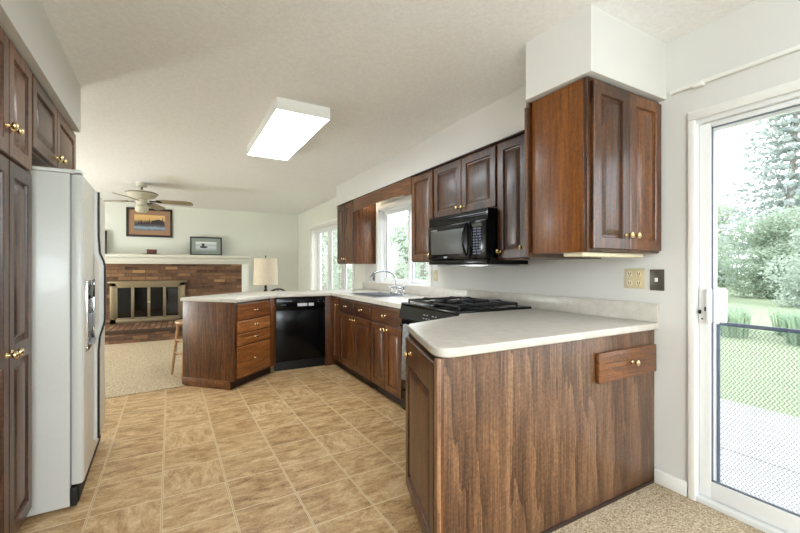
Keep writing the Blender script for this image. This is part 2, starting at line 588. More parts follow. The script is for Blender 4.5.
# screen door with a wire pet guard on its lower half, outside the glass
SX = W + 0.125
sd = thing('screen_door', 'dark framed screen door with a wire guard outside the patio door glass', 'screen door')
FRM = plain('slate_blue_frame', srgb(84, 96, 114), 0.45)
bm = NB()
box(bm, SX, 0.957, 0.06, SX + 0.012, 0.971, 0.93, 0.003)
box(bm, SX, 0.02, 0.06, SX + 0.02, 0.05, 0.93, 0.003)
box(bm, SX, 0.02, 0.910, SX + 0.012, 0.971, 0.93, 0.003)
box(bm, SX, 0.02, 0.06, SX + 0.012, 0.971, 0.085, 0.003)
obj('guard_frame', bm, FRM, sd)
bm = NB()
box(bm, SX, 0.974, 0.01, SX + 0.02, 1.002, 1.97, 0.003)
box(bm, SX, -0.02, 0.01, SX + 0.02, 0.015, 1.97, 0.003)
box(bm, SX, 0.015, 1.93, SX + 0.02, 0.974, 1.97, 0.003)
box(bm, SX, 0.015, 0.01, SX + 0.02, 0.974, 0.055, 0.003)
obj('screen_frame', bm, VINYLW, sd)
bm = NB()
ny, nz = 54, 60
yy0, yy1, zz0, zz1 = 0.05, 0.957, 0.085, 0.905
cw, chh = (yy1 - yy0) / ny, (zz1 - zz0) / nz
for i in range(ny):          # expanded-metal style diamonds: zigzag flat wires
    pts_l = []
    for j in range(nz + 1):
        yc = yy0 + cw * (i + 0.5) + (cw * 0.42 if j % 2 else -cw * 0.42)
        pts_l.append((yc, zz0 + chh * j))
    for j in range(nz):
        (ya, za), (yb, zb) = pts_l[j], pts_l[j + 1]
        hw = 0.0016
        a0, a1 = (SX + 0.008, ya - hw, za), (SX + 0.008, ya + hw, za)
        b0, b1 = (SX + 0.008, yb - hw, zb), (SX + 0.008, yb + hw, zb)
        quad(bm, a0, a1, b1, b0)
        quad(bm, (SX + 0.0095, ya - hw, za), (SX + 0.0095, yb - hw, zb), (SX + 0.0095, yb + hw, zb), (SX + 0.0095, ya + hw, za))
        quad(bm, a0, b0, (SX + 0.0095, yb - hw, zb), (SX + 0.0095, ya - hw, za))
        quad(bm, a1, (SX + 0.0095, ya + hw, za), (SX + 0.0095, yb + hw, zb), b1)
obj('wire_mesh', bm, plain('galvanised_wire', srgb(120, 126, 134), 0.5, 0.2), sd, smooth=False)

# ---- kitchen window above the sink
wd = struct_empty('window_1', 'white sliding window above the kitchen sink', 'window')
bm = NB()
wy0, wy1, wz0, wz1 = WIN_H
for a in ((wy1 - 0.01, wz0 - 0.055, wy1 + 0.06, wz1 + 0.05), (wy0 - 0.05, wz0 - 0.055, wy0 + 0.01, wz1 + 0.05), (wy0, wz1 - 0.01, wy1, wz1 + 0.05), (wy0, wz0 - 0.055, wy1, wz0 + 0.01)):
    box(bm, W - 0.018, a[0], a[1], W + 0.002, a[2], a[3], 0.004)
obj('casing', bm, WHITE, wd)
bm = NB()
for a in ((wy1 - 0.03, wz0, wy1, wz1), (wy0, wz0, wy0 + 0.03, wz1), (wy0, wz1 - 0.03, wy1, wz1), (wy0, wz0, wy1, wz0 + 0.03)):
    box(bm, W + 0.004, a[0], a[1], W + 0.15, a[2], a[3], 0.003)
obj('frame', bm, VINYLW, wd)


def sash(parent, x, ya, yb, za, zb, s, name='sash'):
    bm = NB()
    box(bm, x, ya, za, x + 0.035, ya + s, zb, 0.004)
    box(bm, x, yb - s, za, x + 0.035, yb, zb, 0.004)
    box(bm, x, ya + s, za, x + 0.035, yb - s, za + s, 0.004)
    box(bm, x, ya + s, zb - s, x + 0.035, yb - s, zb, 0.004)
    o = obj(name, bm, VINYLW, parent)
    bm = NB(); box(bm, x + 0.015, ya + s - 0.004, za + s - 0.004, x + 0.019, yb - s + 0.004, zb - s + 0.004)
    obj('glass_pane', bm, GLASS, o)
    bm = NB()
    for a in ((ya + s, za + s, ya + s + 0.008, zb - s), (yb - s - 0.008, za + s, yb - s, zb - s)):
        box(bm, x + 0.006, a[0], a[1], x + 0.014, a[2], a[3])
    obj('glazing_gasket', bm, GREY, o)


sash(wd, W + 0.06, 4.02, wy1 - 0.03, wz0 + 0.03, wz1 - 0.03, 0.05)
sash(wd, W + 0.10, wy0 + 0.03, 4.09, wz0 + 0.03, wz1 - 0.03, 0.05)

# ---- family room box window
wb = struct_empty('window_2', 'white box window in the family room beyond the peninsula', 'window')
by0, by1, bz0, bz1 = BAY_H
BX = W + 0.13
bm = NB()
box(bm, W - 0.016, by1 - 0.01, bz0 - 0.05, W + 0.004, by1 + 0.05, bz1 + 0.03, 0.004)
box(bm, W - 0.016, by0 - 0.04, bz0 - 0.05, W + 0.004, by0 + 0.01, bz1 + 0.03, 0.004)
box(bm, W - 0.016, by0, bz1 - 0.01, W + 0.004, by1, bz1 + 0.03, 0.004)
obj('casing', bm, WHITE, wb)
bm = NB()
box(bm, W + 0.002, by1 - 0.03, bz0, BX + 0.08, by1, bz1, 0.002)
box(bm, W + 0.002, by0, bz0, BX + 0.08, by0 + 0.03, bz1, 0.002)
box(bm, W + 0.002, by0, bz1 - 0.03, BX + 0.08, by1, bz1, 0.002)
obj('jamb_lining', bm, WHITE, wb)
bm = NB(); box(bm, W - 0.05, by0 - 0.03, bz0, BX + 0.08, by1 + 0.03, bz0 + 0.03, 0.004)
obj('sill_board', bm, WHITE, wb)
for k in range(3):
    ya = by0 + 0.03 + k * (by1 - by0 - 0.06) / 3
    sash(wb, BX, ya, ya + (by1 - by0 - 0.06) / 3, bz0 + 0.03, bz1 - 0.03, 0.085)

# unseen window added behind the camera to let sky light in
wk = struct_empty('window_3', 'wide white window added out of view to let in sky light', 'window')
bm = NB()
for a in ((-0.9, 0.25, -0.85, 2.1), (1.85, 0.25, 1.9, 2.1), (0.47, 0.25, 0.53, 2.1), (-0.9, 0.25, 1.9, 0.3), (-0.9, 2.05, 1.9, 2.1)):
    box(bm, a[0], -3.15, a[1], a[2], -3.08, a[3], 0.004)
obj('frame', bm, VINYLW, wk)
bm = NB(); box(bm, -0.86, -3.118, 0.29, 1.86, -3.113, 2.06)
obj('glass_pane', bm, GLASS, wk)

# blind rail above the patio door
bm = NB()
box(bm, W - 0.022, -0.9, 2.145, W - 0.0005, 1.125, 2.165, 0.004)
box(bm, W - 0.034, 0.965, 2.135, W - 0.0005, 1.012, 2.156, 0.004)
tag(obj('curtain_rail', bm, WHITE), 'slim white curtain rail on the wall above the sliding patio door', 'rail')

# ------------------------------------------------------------------ cabinet kit (local frame: x right, -y out of the face, z up)
bm = NB()
lathe(bm, [(0.011, 0), (0.0085, 0.003), (0.006, 0.008), (0.006, 0.014), (0.013, 0.019), (0.0165, 0.025), (0.0155, 0.030), (0.010, 0.034), (0.001, 0.0355)], Matrix.Rotation(PI / 2, 4, 'X'), 18)
KNOB = mesh_of('knob', bm, BRASS)


def knob(parent, x, z, y=-0.021, s=1.0):
    o = obj('knob', KNOB, None, parent, loc=(x, y, z))
    o.scale = (s, s, s)
    return o


def door_bm(x0, z0, w_, h, panels=None, th=0.021, rail=0.055, yb=0.0):
    """raised-panel slab; panels: list of (za, zb) inside the door in fractions of its height, None = one panel"""
    bm = NB()
    e = 0.004
    yf = yb - th

    def V(x, y, z):
        return bm.verts.new((x0 + x, y, z0 + z))
    if panels is None:
        panels = [(rail, h - rail)]
    rail = min(rail, w_ * 0.27)
    xs = [e, rail, w_ - rail, w_ - e]
    zs = [e]
    for p in panels:
        zs += list(p)
    zs.append(h - e)
    grid = [[V(x, yf, z) for x in xs] for z in zs]
    for j in range(len(zs) - 1):
        for i in range(3):
            if i == 1 and j % 2 == 1:
                continue
            bm.faces.new((grid[j][i], grid[j][i + 1], grid[j + 1][i + 1], grid[j + 1][i]))
    # outer edge loop
    per = [grid[0][i] for i in range(4)] + [grid[j][3] for j in range(1, len(zs))] + [grid[-1][i] for i in (2, 1, 0)] + [grid[j][0] for j in range(len(zs) - 2, 0, -1)]

    def outer(v, y):
        x, z = v.co.x - x0, v.co.z - z0
        x = 0 if x < e * 1.5 else (w_ if x > w_ - e * 1.5 else x)
        z = 0 if z < e * 1.5 else (h if z > h - e * 1.5 else z)
        return V(x, y, z)
    r1 = [outer(v, yf + e) for v in per]
    r2 = [outer(v, yb) for v in per]
    for A, B in ((per, r1), (r1, r2)):
        for i in range(len(A)):
            k = (i + 1) % len(A)
            bm.faces.new((A[i], B[i], B[k], A[k]))
    bm.faces.new(r2)
    # panels
    for q, (za, zb) in enumerate(panels):
        j = 1 + 2 * q
        loop = [grid[j][1], grid[j][2], grid[j + 1][2], grid[j + 1][1]]
        ax0, ax1 = rail, w_ - rail
        for ins, dy in ((0.003, 0.004), (0.005, 0.012), (0.013, 0.013), (0.016, 0.012), (0.040, 0.002), (0.042, 0.0015)):
            ins = min(ins, (ax1 - ax0) * 0.4, (zb - za) * 0.4)
            nl = [V(ax0 + ins, yf + dy, za + ins), V(ax1 - ins, yf + dy, za + ins), V(ax1 - ins, yf + dy, zb - ins), V(ax0 + ins, yf + dy, zb - ins)]
            for i in range(4):
                k = (i + 1) % 4
                bm.faces.new((loop[i], loop[k], nl[k], nl[i]))
            loop = nl
        bm.faces.new(loop)
    bmesh.ops.recalc_face_normals(bm, faces=bm.faces)
    return bm


def add_door(parent, x, z, w_, h, kx=None, kz=None, panels=None, mat=None, yb=0.0, ks=1.0, rail=0.055):
    o = obj('door', door_bm(x, z, w_, h, panels, yb=yb, rail=rail), mat or WOOD, parent, angle=20)
    if kx is not None:
        knob(o, kx, kz, yb - 0.021, ks)
    return o


def add_drawer(parent, x, z, w_, h, kx=None, kz=None, mat=None, yb=0.0, bev=0.005):
    bm = NB(); box(bm, x, yb - 0.021, z, x + w_, yb, z + h, bev)
    o = obj('drawer', bm, mat or WOODH, parent, angle=20)
    knob(o, x + w_ / 2 if kx is None else kx, z + h / 2 if kz is None else kz, yb - 0.021)
    return o


def cab_body(parent, w_, d_, z0, z1, mat=None, toe=0.0):
    bm = NB()
    box(bm, 0, 0, z0 + toe, w_, d_, z1, 0.002)
    o = obj('body', bm, mat or WOOD, parent)
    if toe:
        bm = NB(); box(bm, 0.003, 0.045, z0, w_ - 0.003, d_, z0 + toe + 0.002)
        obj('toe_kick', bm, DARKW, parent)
    return o


FACE_R = -PI / 2   # faces -x (units on the right-hand wall)
FACE_L = PI / 2    # faces +x

# ------------------------------------------------------------------ pantry, over-fridge cabinet, refrigerator (left)
PX = -0.592
pan = thing('pantry_cabinet', 'tall dark walnut pantry cabinet standing before the refrigerator', 'cabinet', (-0.599, 1.30, 0), FACE_L + R(1.8))
cab_body(pan, 1.094, 0.62, 0.0, 2.13, toe=0.09)
for (x, w_, kx) in ((0.02, 0.245, None), (0.27, 0.25, None), (0.525, 0.262, 0.757), (0.791, 0.298, 0.823)):
    add_door(pan, x, 1.655, w_, 0.465, kx, 1.765)
    add_door(pan, x, 0.105, w_, 1.535, kx, 0.87, panels=[(0.06, 0.72), (0.79, 1.475)])

ofc = thing('refrigerator_top_cabinet', 'dark walnut two-door cabinet above the white refrigerator', 'cabinet', (-0.635, 2.400, 0), FACE_L + R(1.8))
cab_body(ofc, 1.005, 0.60, 1.765, 2.13)
add_door(ofc, 0.012, 1.775, 0.464, 0.345, 0.438, 1.83, rail=0.062)
add_door(ofc, 0.482, 1.775, 0.512, 0.345, 0.521, 1.83, rail=0.062)

# refrigerator: local x runs along its front (away from the camera), -y is out of its doors
RW, RD, RH = 0.91, 0.70, 1.705
fr_ = thing('refrigerator', 'white side-by-side refrigerator with ice dispenser beside the pantry', 'refrigerator', (-0.50, 2.505, 0), FACE_L + R(2.7))
bm = NB(); box(bm, 0, 0.0, 0.012, RW, RD, RH - 0.02, 0.006)
obj('body', bm, FRIDGEW, fr_)
bm = NB(); box(bm, -0.004, -0.012, RH - 0.02, RW, RD, RH, 0.006)
obj('top_cap', bm, FRIDGEW, fr_)
FZ = 0.372
DZ0 = 0.115


def fridge_door(name, xa, xb):
    bm = NB(); box(bm, xa, -0.052, DZ0, xb, -0.004, RH - 0.022, 0.010)
    o = obj(name, bm, FRIDGEW, fr_)
    bm = NB(); box(bm, xa + 0.008, -0.0545, DZ0 + 0.008, xb - 0.008, -0.050, RH - 0.03, 0.002)
    obj('front_panel', bm, FRIDGED, o)
    return o


fd1 = fridge_door('freezer_door', 0.0, FZ - 0.003)
fd2 = fridge_door('refrigerator_door', FZ + 0.003, RW)
bm = NB(); box(bm, 0.006, -0.006, 0.115, RW - 0.006, 0.0, RH - 0.03)
obj('door_gasket', bm, GREY, fr_)
bm = NB()
box(bm, 0.0, -0.028, 0.012, RW, 0.0, 0.105, 0.003)
for k in range(7):
    box(bm, 0.02, -0.034, 0.022 + k * 0.011, RW - 0.02, -0.026, 0.027 + k * 0.011)
obj('base_grille', bm, BLACKM, fr_)
bm = NB(); box(bm, 0.03, -0.04, RH - 0.008, 0.10, 0.03, RH + 0.008, 0.003)
obj('hinge_cover', bm, FRIDGEW, fr_)
# bowed full-height handles with dark insets
for (door_, s, x) in ((fd1, -1, FZ - 0.012), (fd2, 1, FZ + 0.012)):
    def pathpts(off, xo):
        zs = [(1.66, 0.006), (1.40, 0.006), (1.30, 0.012), (1.25, 0.030), (1.22, 0.036), (1.05, 0.036), (0.90, 0.036), (0.87, 0.030), (0.80, 0.012), (0.72, 0.006), (0.20, 0.006)]
        return [(x + xo, -0.054 - y - off, z) for z, y in zs]
    bm = NB()
    pp = pathpts(0.0 if s < 0 else 0.009, 0)
    hw = 0.008 if s < 0 else 0.010
    rows = []
    for (px_, py_, pz_) in pp:
        rows.append([bm.verts.new((px_ - hw, py_ + 0.012, pz_)), bm.verts.new((px_ + hw, py_ + 0.012, pz_)), bm.verts.new((px_ + hw, py_ - 0.010, pz_)), bm.verts.new((px_ - hw, py_ - 0.010, pz_))])
    for i in range(len(rows) - 1):
        for k in range(4):
            bm.faces.new((rows[i][k], rows[i][(k + 1) % 4], rows[i + 1][(k + 1) % 4], rows[i + 1][k]))
    bm.faces.new(rows[0]); bm.faces.new(rows[-1])
    bmesh.ops.recalc_face_normals(bm, faces=bm.faces)
    obj('handle', bm, FRIDGEW if s < 0 else BLACKM, door_)
# dispenser in the freezer door
bm = NB()
dx0, dx1, dz0, dz1 = 0.06, 0.325, 0.775, 1.145
for a in ((dx0, dz0, dx0 + 0.012, dz1), (dx1 - 0.018, dz0, dx1, dz1), (dx0, dz0, dx1, dz0 + 0.02), (dx0, dz1 - 0.014, dx1, dz1)):
    box(bm, a[0], -0.064, a[1], a[2], -0.050, a[3], 0.002)
dsp = obj('dispenser', bm, CHROME, fd1)
bm = NB(); box(bm, dx0 + 0.018, -0.0545, dz0 + 0.028, dx1 - 0.018, -0.0525, dz1 - 0.018)
obj('dispenser_recess', bm, BLACK, dsp)
bm = NB()
box(bm, dx0 + 0.03, -0.066, dz1 - 0.10, dx1 - 0.03, -0.054, dz1 - 0.03, 0.003)
obj('dispenser_controls', bm, BLACK, dsp)
bm = NB()
box(bm, dx0 + 0.03, -0.074, dz0 + 0.026, dx1 - 0.03, -0.054, dz0 + 0.036, 0.002)
for xx in (0.14, 0.235):
    box(bm, xx, -0.068, dz0 + 0.10, xx + 0.03, -0.054, dz0 + 0.19, 0.003)
obj('dispenser_lever', bm, GREY, dsp)

# ------------------------------------------------------------------ wall cabinets on the window wall
UX = 2.0          # face frame plane; doors 2 cm proud
UZ0, UZ1 = 1.268, 2.13
UD = W - UX


def upper(name, label, ya, yb, z0=UZ0, cat='cabinet', mat=None):
    o = thing(name, label, cat, (UX, yb, 0), FACE_R)
    cab_body(o, yb - ya, UD, z0, UZ1, mat)
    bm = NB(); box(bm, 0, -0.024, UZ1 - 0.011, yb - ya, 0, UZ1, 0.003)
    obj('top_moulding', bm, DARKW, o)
    return o


c = upper('wall_cabinet', 'dark walnut wall cabinet with narrow paired doors between the box window and sink window', 4.84, 5.48)
add_door(c, 0.015, UZ0 + 0.01, 0.30, UZ1 - UZ0 - 0.035, 0.285, UZ0 + 0.07)
add_door(c, 0.325, UZ0 + 0.01, 0.30, UZ1 - UZ0 - 0.035, 0.355, UZ0 + 0.07)

c = upper('wall_cabinet', 'dark walnut single-door wall cabinet between sink window and microwave', 2.94, 3.335)
add_door(c, 0.012, UZ0 + 0.01, 0.371, UZ1 - UZ0 - 0.035, 0.360, UZ0 + 0.06)

c = upper('wall_cabinet', 'short dark walnut two-door cabinet directly above the microwave', 2.122, 2.936, 1.648)
add_door(c, 0.010, 1.658, 0.394, 0.447, 0.375, 1.705)
add_door(c, 0.41, 1.658, 0.394, 0.447, 0.44, 1.705)

c = upper('wall_cabinet', 'dark walnut single-door wall cabinet by the microwave keypad side', 1.825, 2.119)
add_door(c, 0.010, UZ0 + 0.01, 0.274, UZ1 - UZ0 - 0.035, 0.035, UZ0 + 0.06)

# diagonal corner cabinet
dl = math.hypot(0.335, 0.325)
cc = thing('corner_wall_cabinet', 'dark walnut diagonal corner wall cabinet seen edge-on beside the large end cabinet', 'cabinet')
bm = NB(); prism(bm, [(1.665, 1.530), (2.0, 1.82), (W, 1.82), (W, 1.530)], UZ0, UZ1, 0.002)
obj('body', bm, WOOD, cc)
ang = math.atan2(1.530 - 1.82, 1.665 - 2.0)
dob = obj('door', door_bm(0.01, UZ0 + 0.01, 0.42, UZ1 - UZ0 - 0.035), WOOD, cc, loc=(2.0, 1.82, 0), rot=(0, 0, ang), angle=20)
knob(dob, 0.39, UZ0 + 0.06)

# large end cabinet, doors toward the dining area
ec = thing('end_wall_cabinet', 'large walnut end cabinet with two raised-panel doors facing the dining area', 'cabinet', (1.688, 1.187, 0), 0)
EW, EZ0 = W - 1.688 - 0.001, 1.292
bm = NB()
box(bm, 0, 0, EZ0, EW, 0.335, UZ1, 0.002)
obj('body', bm, WOOD, ec)
bm = NB(); box(bm, -0.006, 0.018, EZ0 - 0.004, 0.0, 0.335, UZ1 - 0.004, 0.001)
obj('side_panel', bm, SIDEW, ec)
bm = NB(); box(bm, -0.008, -0.004, EZ0 - 0.002, 0.014, 0.018, UZ1 - 0.003, 0.004)
obj('corner_bead', bm, WOOD, ec)
add_door(ec, 0.022, EZ0 + 0.012, 0.292, UZ1 - EZ0 - 0.03, 0.286, EZ0 + 0.085)
add_door(ec, 0.320, EZ0 + 0.012, 0.292, UZ1 - EZ0 - 0.03, 0.348, EZ0 + 0.085)
bm = NB()
box(bm, 1.705, 1.225, 1.268, 2.23, 1.335, 1.2895, 0.004)
tag(obj('under_cabinet_light', bm, CREAM), 'slim cream lamp strip fixed under the large end cabinet', 'lamp')

# window valance board with a scalloped lower edge
va = thing('window_valance', 'dark walnut scalloped valance board bridging above the sink window', 'valance', (UX, 4.838, 0), FACE_R)
bm = NB()
L = 4.838 - 3.337
pts = [(0, 1.955), (0.06, 1.955), (0.09, 1.965)]
for k in range(13):
    tt = k / 12
    pts.append((0.12 + tt * (L - 0.24), 1.967 + 0.014 * math.sin(PI * tt)))
pts += [(L - 0.16, 1.972), (L - 0.13, 1.95), (L - 0.06, 1.95), (L, 1.95), (L, UZ1 - 0.001), (0, UZ1 - 0.001)]
lo = [bm.verts.new((x, -0.019, z)) for x, z in pts]
hi = [bm.verts.new((x, 0.0, z)) for x, z in pts]
bm.faces.new(lo); bm.faces.new(hi)
for i in range(len(pts)):
    k = (i + 1) % len(pts)
    bm.faces.new((lo[i], lo[k], hi[k], hi[i]))
bmesh.ops.recalc_face_normals(bm, faces=bm.faces)
obj('board', bm, WOODH, va)
bm = NB(); box(bm, 0, -0.024, UZ1 - 0.011, L, 0, UZ1, 0.003)
obj('top_moulding', bm, DARKW, va)
bm = NB()
lathe(bm, [(0.035, 0.05), (0.035, 0.0), (0.03, -0.004), (0.004, -0.004)], Matrix.Translation((2.17, 4.79, 2.075)), 18)
tag(obj('puck_light', bm, emissive('warm_lamp', (1, 0.87, 0.68, 1), 12.0)), 'small round lamp glowing behind the valance over the sink', 'lamp')

# ------------------------------------------------------------------ microwave
MY0, MY1, MXF, MZ0, MZ1 = 2.128, 2.888, 1.905, 1.238, 1.646
mw = thing('microwave_oven', 'black over-the-range microwave oven under the short cabinet', 'microwave', (MXF, MY1, 0), FACE_R)
MWW = MY1 - MY0
bm = NB(); box(bm, 0, 0.03, MZ0, MWW, W - MXF - 0.001, MZ1, 0.004)
obj('body', bm, BLACK, mw)
bm = NB()
profile_y(bm, [(0.03, MZ1), (0.004, MZ1), (0.0, MZ1 - 0.006), (0.0, MZ1 - 0.078), (0.03, MZ1 - 0.08)], 0, MWW)
for k in range(4):
    box(bm, 0.02, -0.005, MZ1 - 0.024 - k * 0.014, MWW - 0.02, 0.01, MZ1 - 0.018 - k * 0.014)
obj('vent_grille', bm, BLACK, mw)
bm = NB(); box(bm, 0.002, -0.012, MZ0 + 0.04, MWW - 0.185, 0.03, MZ1 - 0.082, 0.006)
md = obj('door', bm, BLACK, mw)
bm = NB(); box(bm, 0.05, -0.0145, MZ0 + 0.085, MWW - 0.262, -0.011, MZ1 - 0.125, 0.001)
obj('window', bm, GREYGL, md)
bm = NB()
hz0, hz1 = MZ0 + 0.07, MZ1 - 0.09
hx = MWW - 0.222
tube(bm, [(hx, -0.012, hz0), (hx, -0.03, hz0 + 0.02), (hx - 0.003, -0.045, hz0 + 0.08), (hx - 0.004, -0.048, (hz0 + hz1) / 2), (hx - 0.003, -0.045, hz1 - 0.08), (hx, -0.03, hz1 - 0.02), (hx, -0.012, hz1)], 0.009, 12)
obj('handle', bm, BLACK, md)
bm = NB()
for k, wd_ in enumerate((0.008, 0.006, 0.01, 0.008, 0.007, 0.01, 0.006)):
    box(bm, 0.055 + k * 0.013, -0.0128, MZ1 - 0.119, 0.055 + k * 0.013 + wd_, -0.0118, MZ1 - 0.112)
box(bm, 0.24, -0.0128, MZ0 + 0.055, 0.275, -0.0118, MZ0 + 0.066)
box(bm, 0.279, -0.0128, MZ0 + 0.058, 0.285, -0.0118, MZ0 + 0.068)
obj('brand_lettering', bm, SILVERMARK, md)
bm = NB(); box(bm, MWW - 0.182, -0.010, MZ0 + 0.04, MWW - 0.002, 0.03, MZ1 - 0.082, 0.005)
mc = obj('control_panel', bm, BLACK, mw)
bm = NB()
box(bm, MWW - 0.155, -0.0115, MZ1 - 0.128, MWW - 0.05, -0.0095, MZ1 - 0.105)
obj('display', bm, plain('display_glass', srgb(46, 54, 50), 0.15), mc)
bm = NB()
for r_ in range(10):
    n_ = 3 if 3 <= r_ <= 7 else 2
    for q in range(n_):
        sp_ = 0.10 / n_
        x = MWW - 0.155 + q * sp_ + 0.004
        z = MZ1 - 0.148 - r_ * 0.0205
        box(bm, x, -0.0115, z, x + sp_ - 0.012, -0.0095, z + 0.011, 0.001)
obj('keypad', bm, BLUEMARK, mc)
bm = NB(); box(bm, 0.0, -0.004, MZ0, MWW, 0.03, MZ0 + 0.038, 0.005)
obj('lower_rail', bm, BLACK, mw)
bm = NB()
box(bm, 0.06, 0.05, MZ0 - 0.014, MWW - 0.04, 0.36, MZ0 + 0.001, 0.004)
for k in range(8):
    box(bm, 0.10, 0.075 + k * 0.016, MZ0 - 0.018, 0.32, 0.082 + k * 0.016, MZ0 - 0.012)
    box(bm, 0.42, 0.075 + k * 0.016, MZ0 - 0.018, 0.64, 0.082 + k * 0.016, MZ0 - 0.012)
obj('bottom_filter', bm, STEEL, mw)

# ------------------------------------------------------------------ gas range
RY0, RY1, RX = 2.072, 2.838, 1.622
ra = thing('gas_range', 'black slide-in gas range between the sink counter and the near peninsula', 'range', (RX, RY1, 0), FACE_R)
RWD = RY1 - RY0
bm = NB(); box(bm, 0.003, 0.0, 0.02, RWD - 0.003, 0.66, 0.895, 0.003)
obj('body', bm, BLACK, ra)
bm = NB(); box(bm, -0.004, -0.03, 0.895, RWD + 0.004, 0.665, 0.922, 0.006)
ct = obj('cooktop', bm, BLACK, ra)
bm = NB()
profile_y(bm, [(-0.03, 0.897), (-0.055, 0.80), (0.0, 0.80), (0.0, 0.897)], 0.0, RWD)
cp = obj('control_panel', bm, BLACK, ra)
bm = NB()
ca, sa = math.cos(0.25), math.sin(0.25)
Mp = Matrix.Translation((0, -0.0425, 0.848)) @ Matrix.Rotation(-0.253, 4, 'X')
for i in range(5):
    for j in range(2):
        if (i + j) % 4 == 3:
            continue
        box(bm, RWD - 0.40 + i * 0.038, -0.0035, -0.022 + j * 0.026, RWD - 0.40 + i * 0.038 + 0.02, 0.002, -0.014 + j * 0.026, 0, Mp)
box(bm, RWD - 0.31, -0.0035, -0.040, RWD - 0.26, 0.002, -0.030, 0, Mp)
obj('control_lettering', bm, DIM, cp)
bm = NB(); box(bm, 0.006, -0.03, 0.21, RWD - 0.006, 0.0, 0.79, 0.006)
od = obj('oven_door', bm, BLACK, ra)
bm = NB()
tube(bm, [(0.05, -0.035, 0.735), (0.05, -0.060, 0.742), (RWD - 0.05, -0.060, 0.742), (RWD - 0.05, -0.035, 0.735)], 0.012, 12)
obj('handle', bm, BLACK, od)
bm = NB(); box(bm, 0.13, -0.0325, 0.34, RWD - 0.13, -0.029, 0.62, 0.001)
obj('oven_window', bm, plain('dark_oven_glass', srgb(24, 24, 26), 0.08), od)
bm = NB(); box(bm, 0.006, -0.025, 0.03, RWD - 0.006, 0.0, 0.195, 0.006)
obj('bottom_drawer', bm, BLACK, ra)


def grate(x0, x1, y0, y1):
    bm = NB()
    z = 0.956
    r = 0.0085
    for a, b in (((x0, y0), (x1, y0)), ((x1, y0), (x1, y1)), ((x1, y1), (x0, y1)), ((x0, y1), (x0, y0)), ((x0, (y0 + y1) / 2), (x1, (y0 + y1) / 2))):
        tube(bm, [(a[0], a[1], z - 0.012), (b[0], b[1], z - 0.012)], r, 8)
    xm = (x0 + x1) / 2
    for yc in (y0 + (y1 - y0) * 0.25, y0 + (y1 - y0) * 0.75):
        for (dx, dy) in ((1, 0), (-1, 0), (0, 1), (0, -1)):
            ex_, ey_ = (xm - x0) * dx, (y1 - y0) * 0.25 * dy
            tube(bm, [(xm + ex_, yc + ey_, z - 0.012), (xm + ex_ * 0.8, yc + ey_ * 0.8, z), (xm + ex_ * 0.25, yc + ey_ * 0.25, z)], r, 8)
    for (px_, py_) in ((x0, y0), (x1, y0), (x0, y1), (x1, y1), (x0, (y0 + y1) / 2), (x1, (y0 + y1) / 2)):
        tube(bm, [(px_, py_, 0.921), (px_, py_, z - 0.01)], 0.008, 8)
    return obj('grate', bm, IRON, ct)


for (xa, xb) in ((0.045, 0.36), (RWD - 0.36, RWD - 0.045)):
    grate(xa, xb, 0.02, 0.56)
    for yc in (0.155, 0.425):
        bm = NB()
        xm = (xa + xb) / 2
        lathe(bm, [(0.055, 0), (0.055, 0.006), (0.042, 0.010), (0.042, 0.017), (0.036, 0.021), (0.001, 0.021)], Matrix.Translation((xm, yc, 0.921)), 24)
        obj('burner', bm, IRON, ct)
for k in range(5):
    bm = NB()
    lathe(bm, [(0.021, 0), (0.02, 0.006), (0.016, 0.008), (0.014, 0.024), (0.001, 0.025)], Matrix.Translation((RWD / 2, 0.06 + k * 0.095, 0.921)), 18)
    obj('burner_knob', bm, BLACKM, ct)

# dish towel on the oven handle
t = NT('checked_towel_cloth')
ck = t.node('ShaderNodeTexChecker', {'Vector': t.coords((1, 1, 1)), 'Scale': 34.0, 'Color1': srgb(160, 160, 160), 'Color2': srgb(120, 122, 126)})
nz_ = t.noise(t.coords(), 90, 3)
t.set(col=t.mix(t.math('MULTIPLY', nz_.outputs[0], 0.8), srgb(150, 150, 150), ck.outputs[0]), rough=0.95, spec=0.1)
TOWEL = t.m
bm = NB()
hxw, hyw, hzw = RX - 0.060, 0, 0.742
rows = []
N = 14
prof = [(0.016, -0.40), (0.016, -0.2), (0.016, -0.02), (0.012, 0.008), (0.0, 0.0155), (-0.012, 0.008), (-0.016, -0.02), (-0.017, -0.2), (-0.018, -0.43)]
for (ox, oz) in prof:
    row = []
    for k in range(N + 1):
        yy = 2.49 + k / N * 0.24
        f_ = max(0, -oz) / 0.43
        row.append(bm.verts.new((hxw + ox + (0.010 * f_ * math.sin(k * 1.3) if ox < 0 else 0.002 * math.sin(k)), yy + 0.012 * f_ * math.sin(k * 0.6), hzw + oz)))
    rows.append(row)
for i in range(len(rows) - 1):
    for k in range(N):
        bm.faces.new((rows[i][k], rows[i][k + 1], rows[i + 1][k + 1], rows[i + 1][k]))
tw = obj('dish_towel', bm, TOWEL)
sm = tw.modifiers.new('thickness', 'SOLIDIFY'); sm.thickness = 0.003; sm.offset = 0
tag(tw, 'grey and white checked dish towel hanging from the oven handle', 'towel')

# ------------------------------------------------------------------ sink run base cabinets
BXF = 1.622
CT0, CT1 = 0.868, 0.906


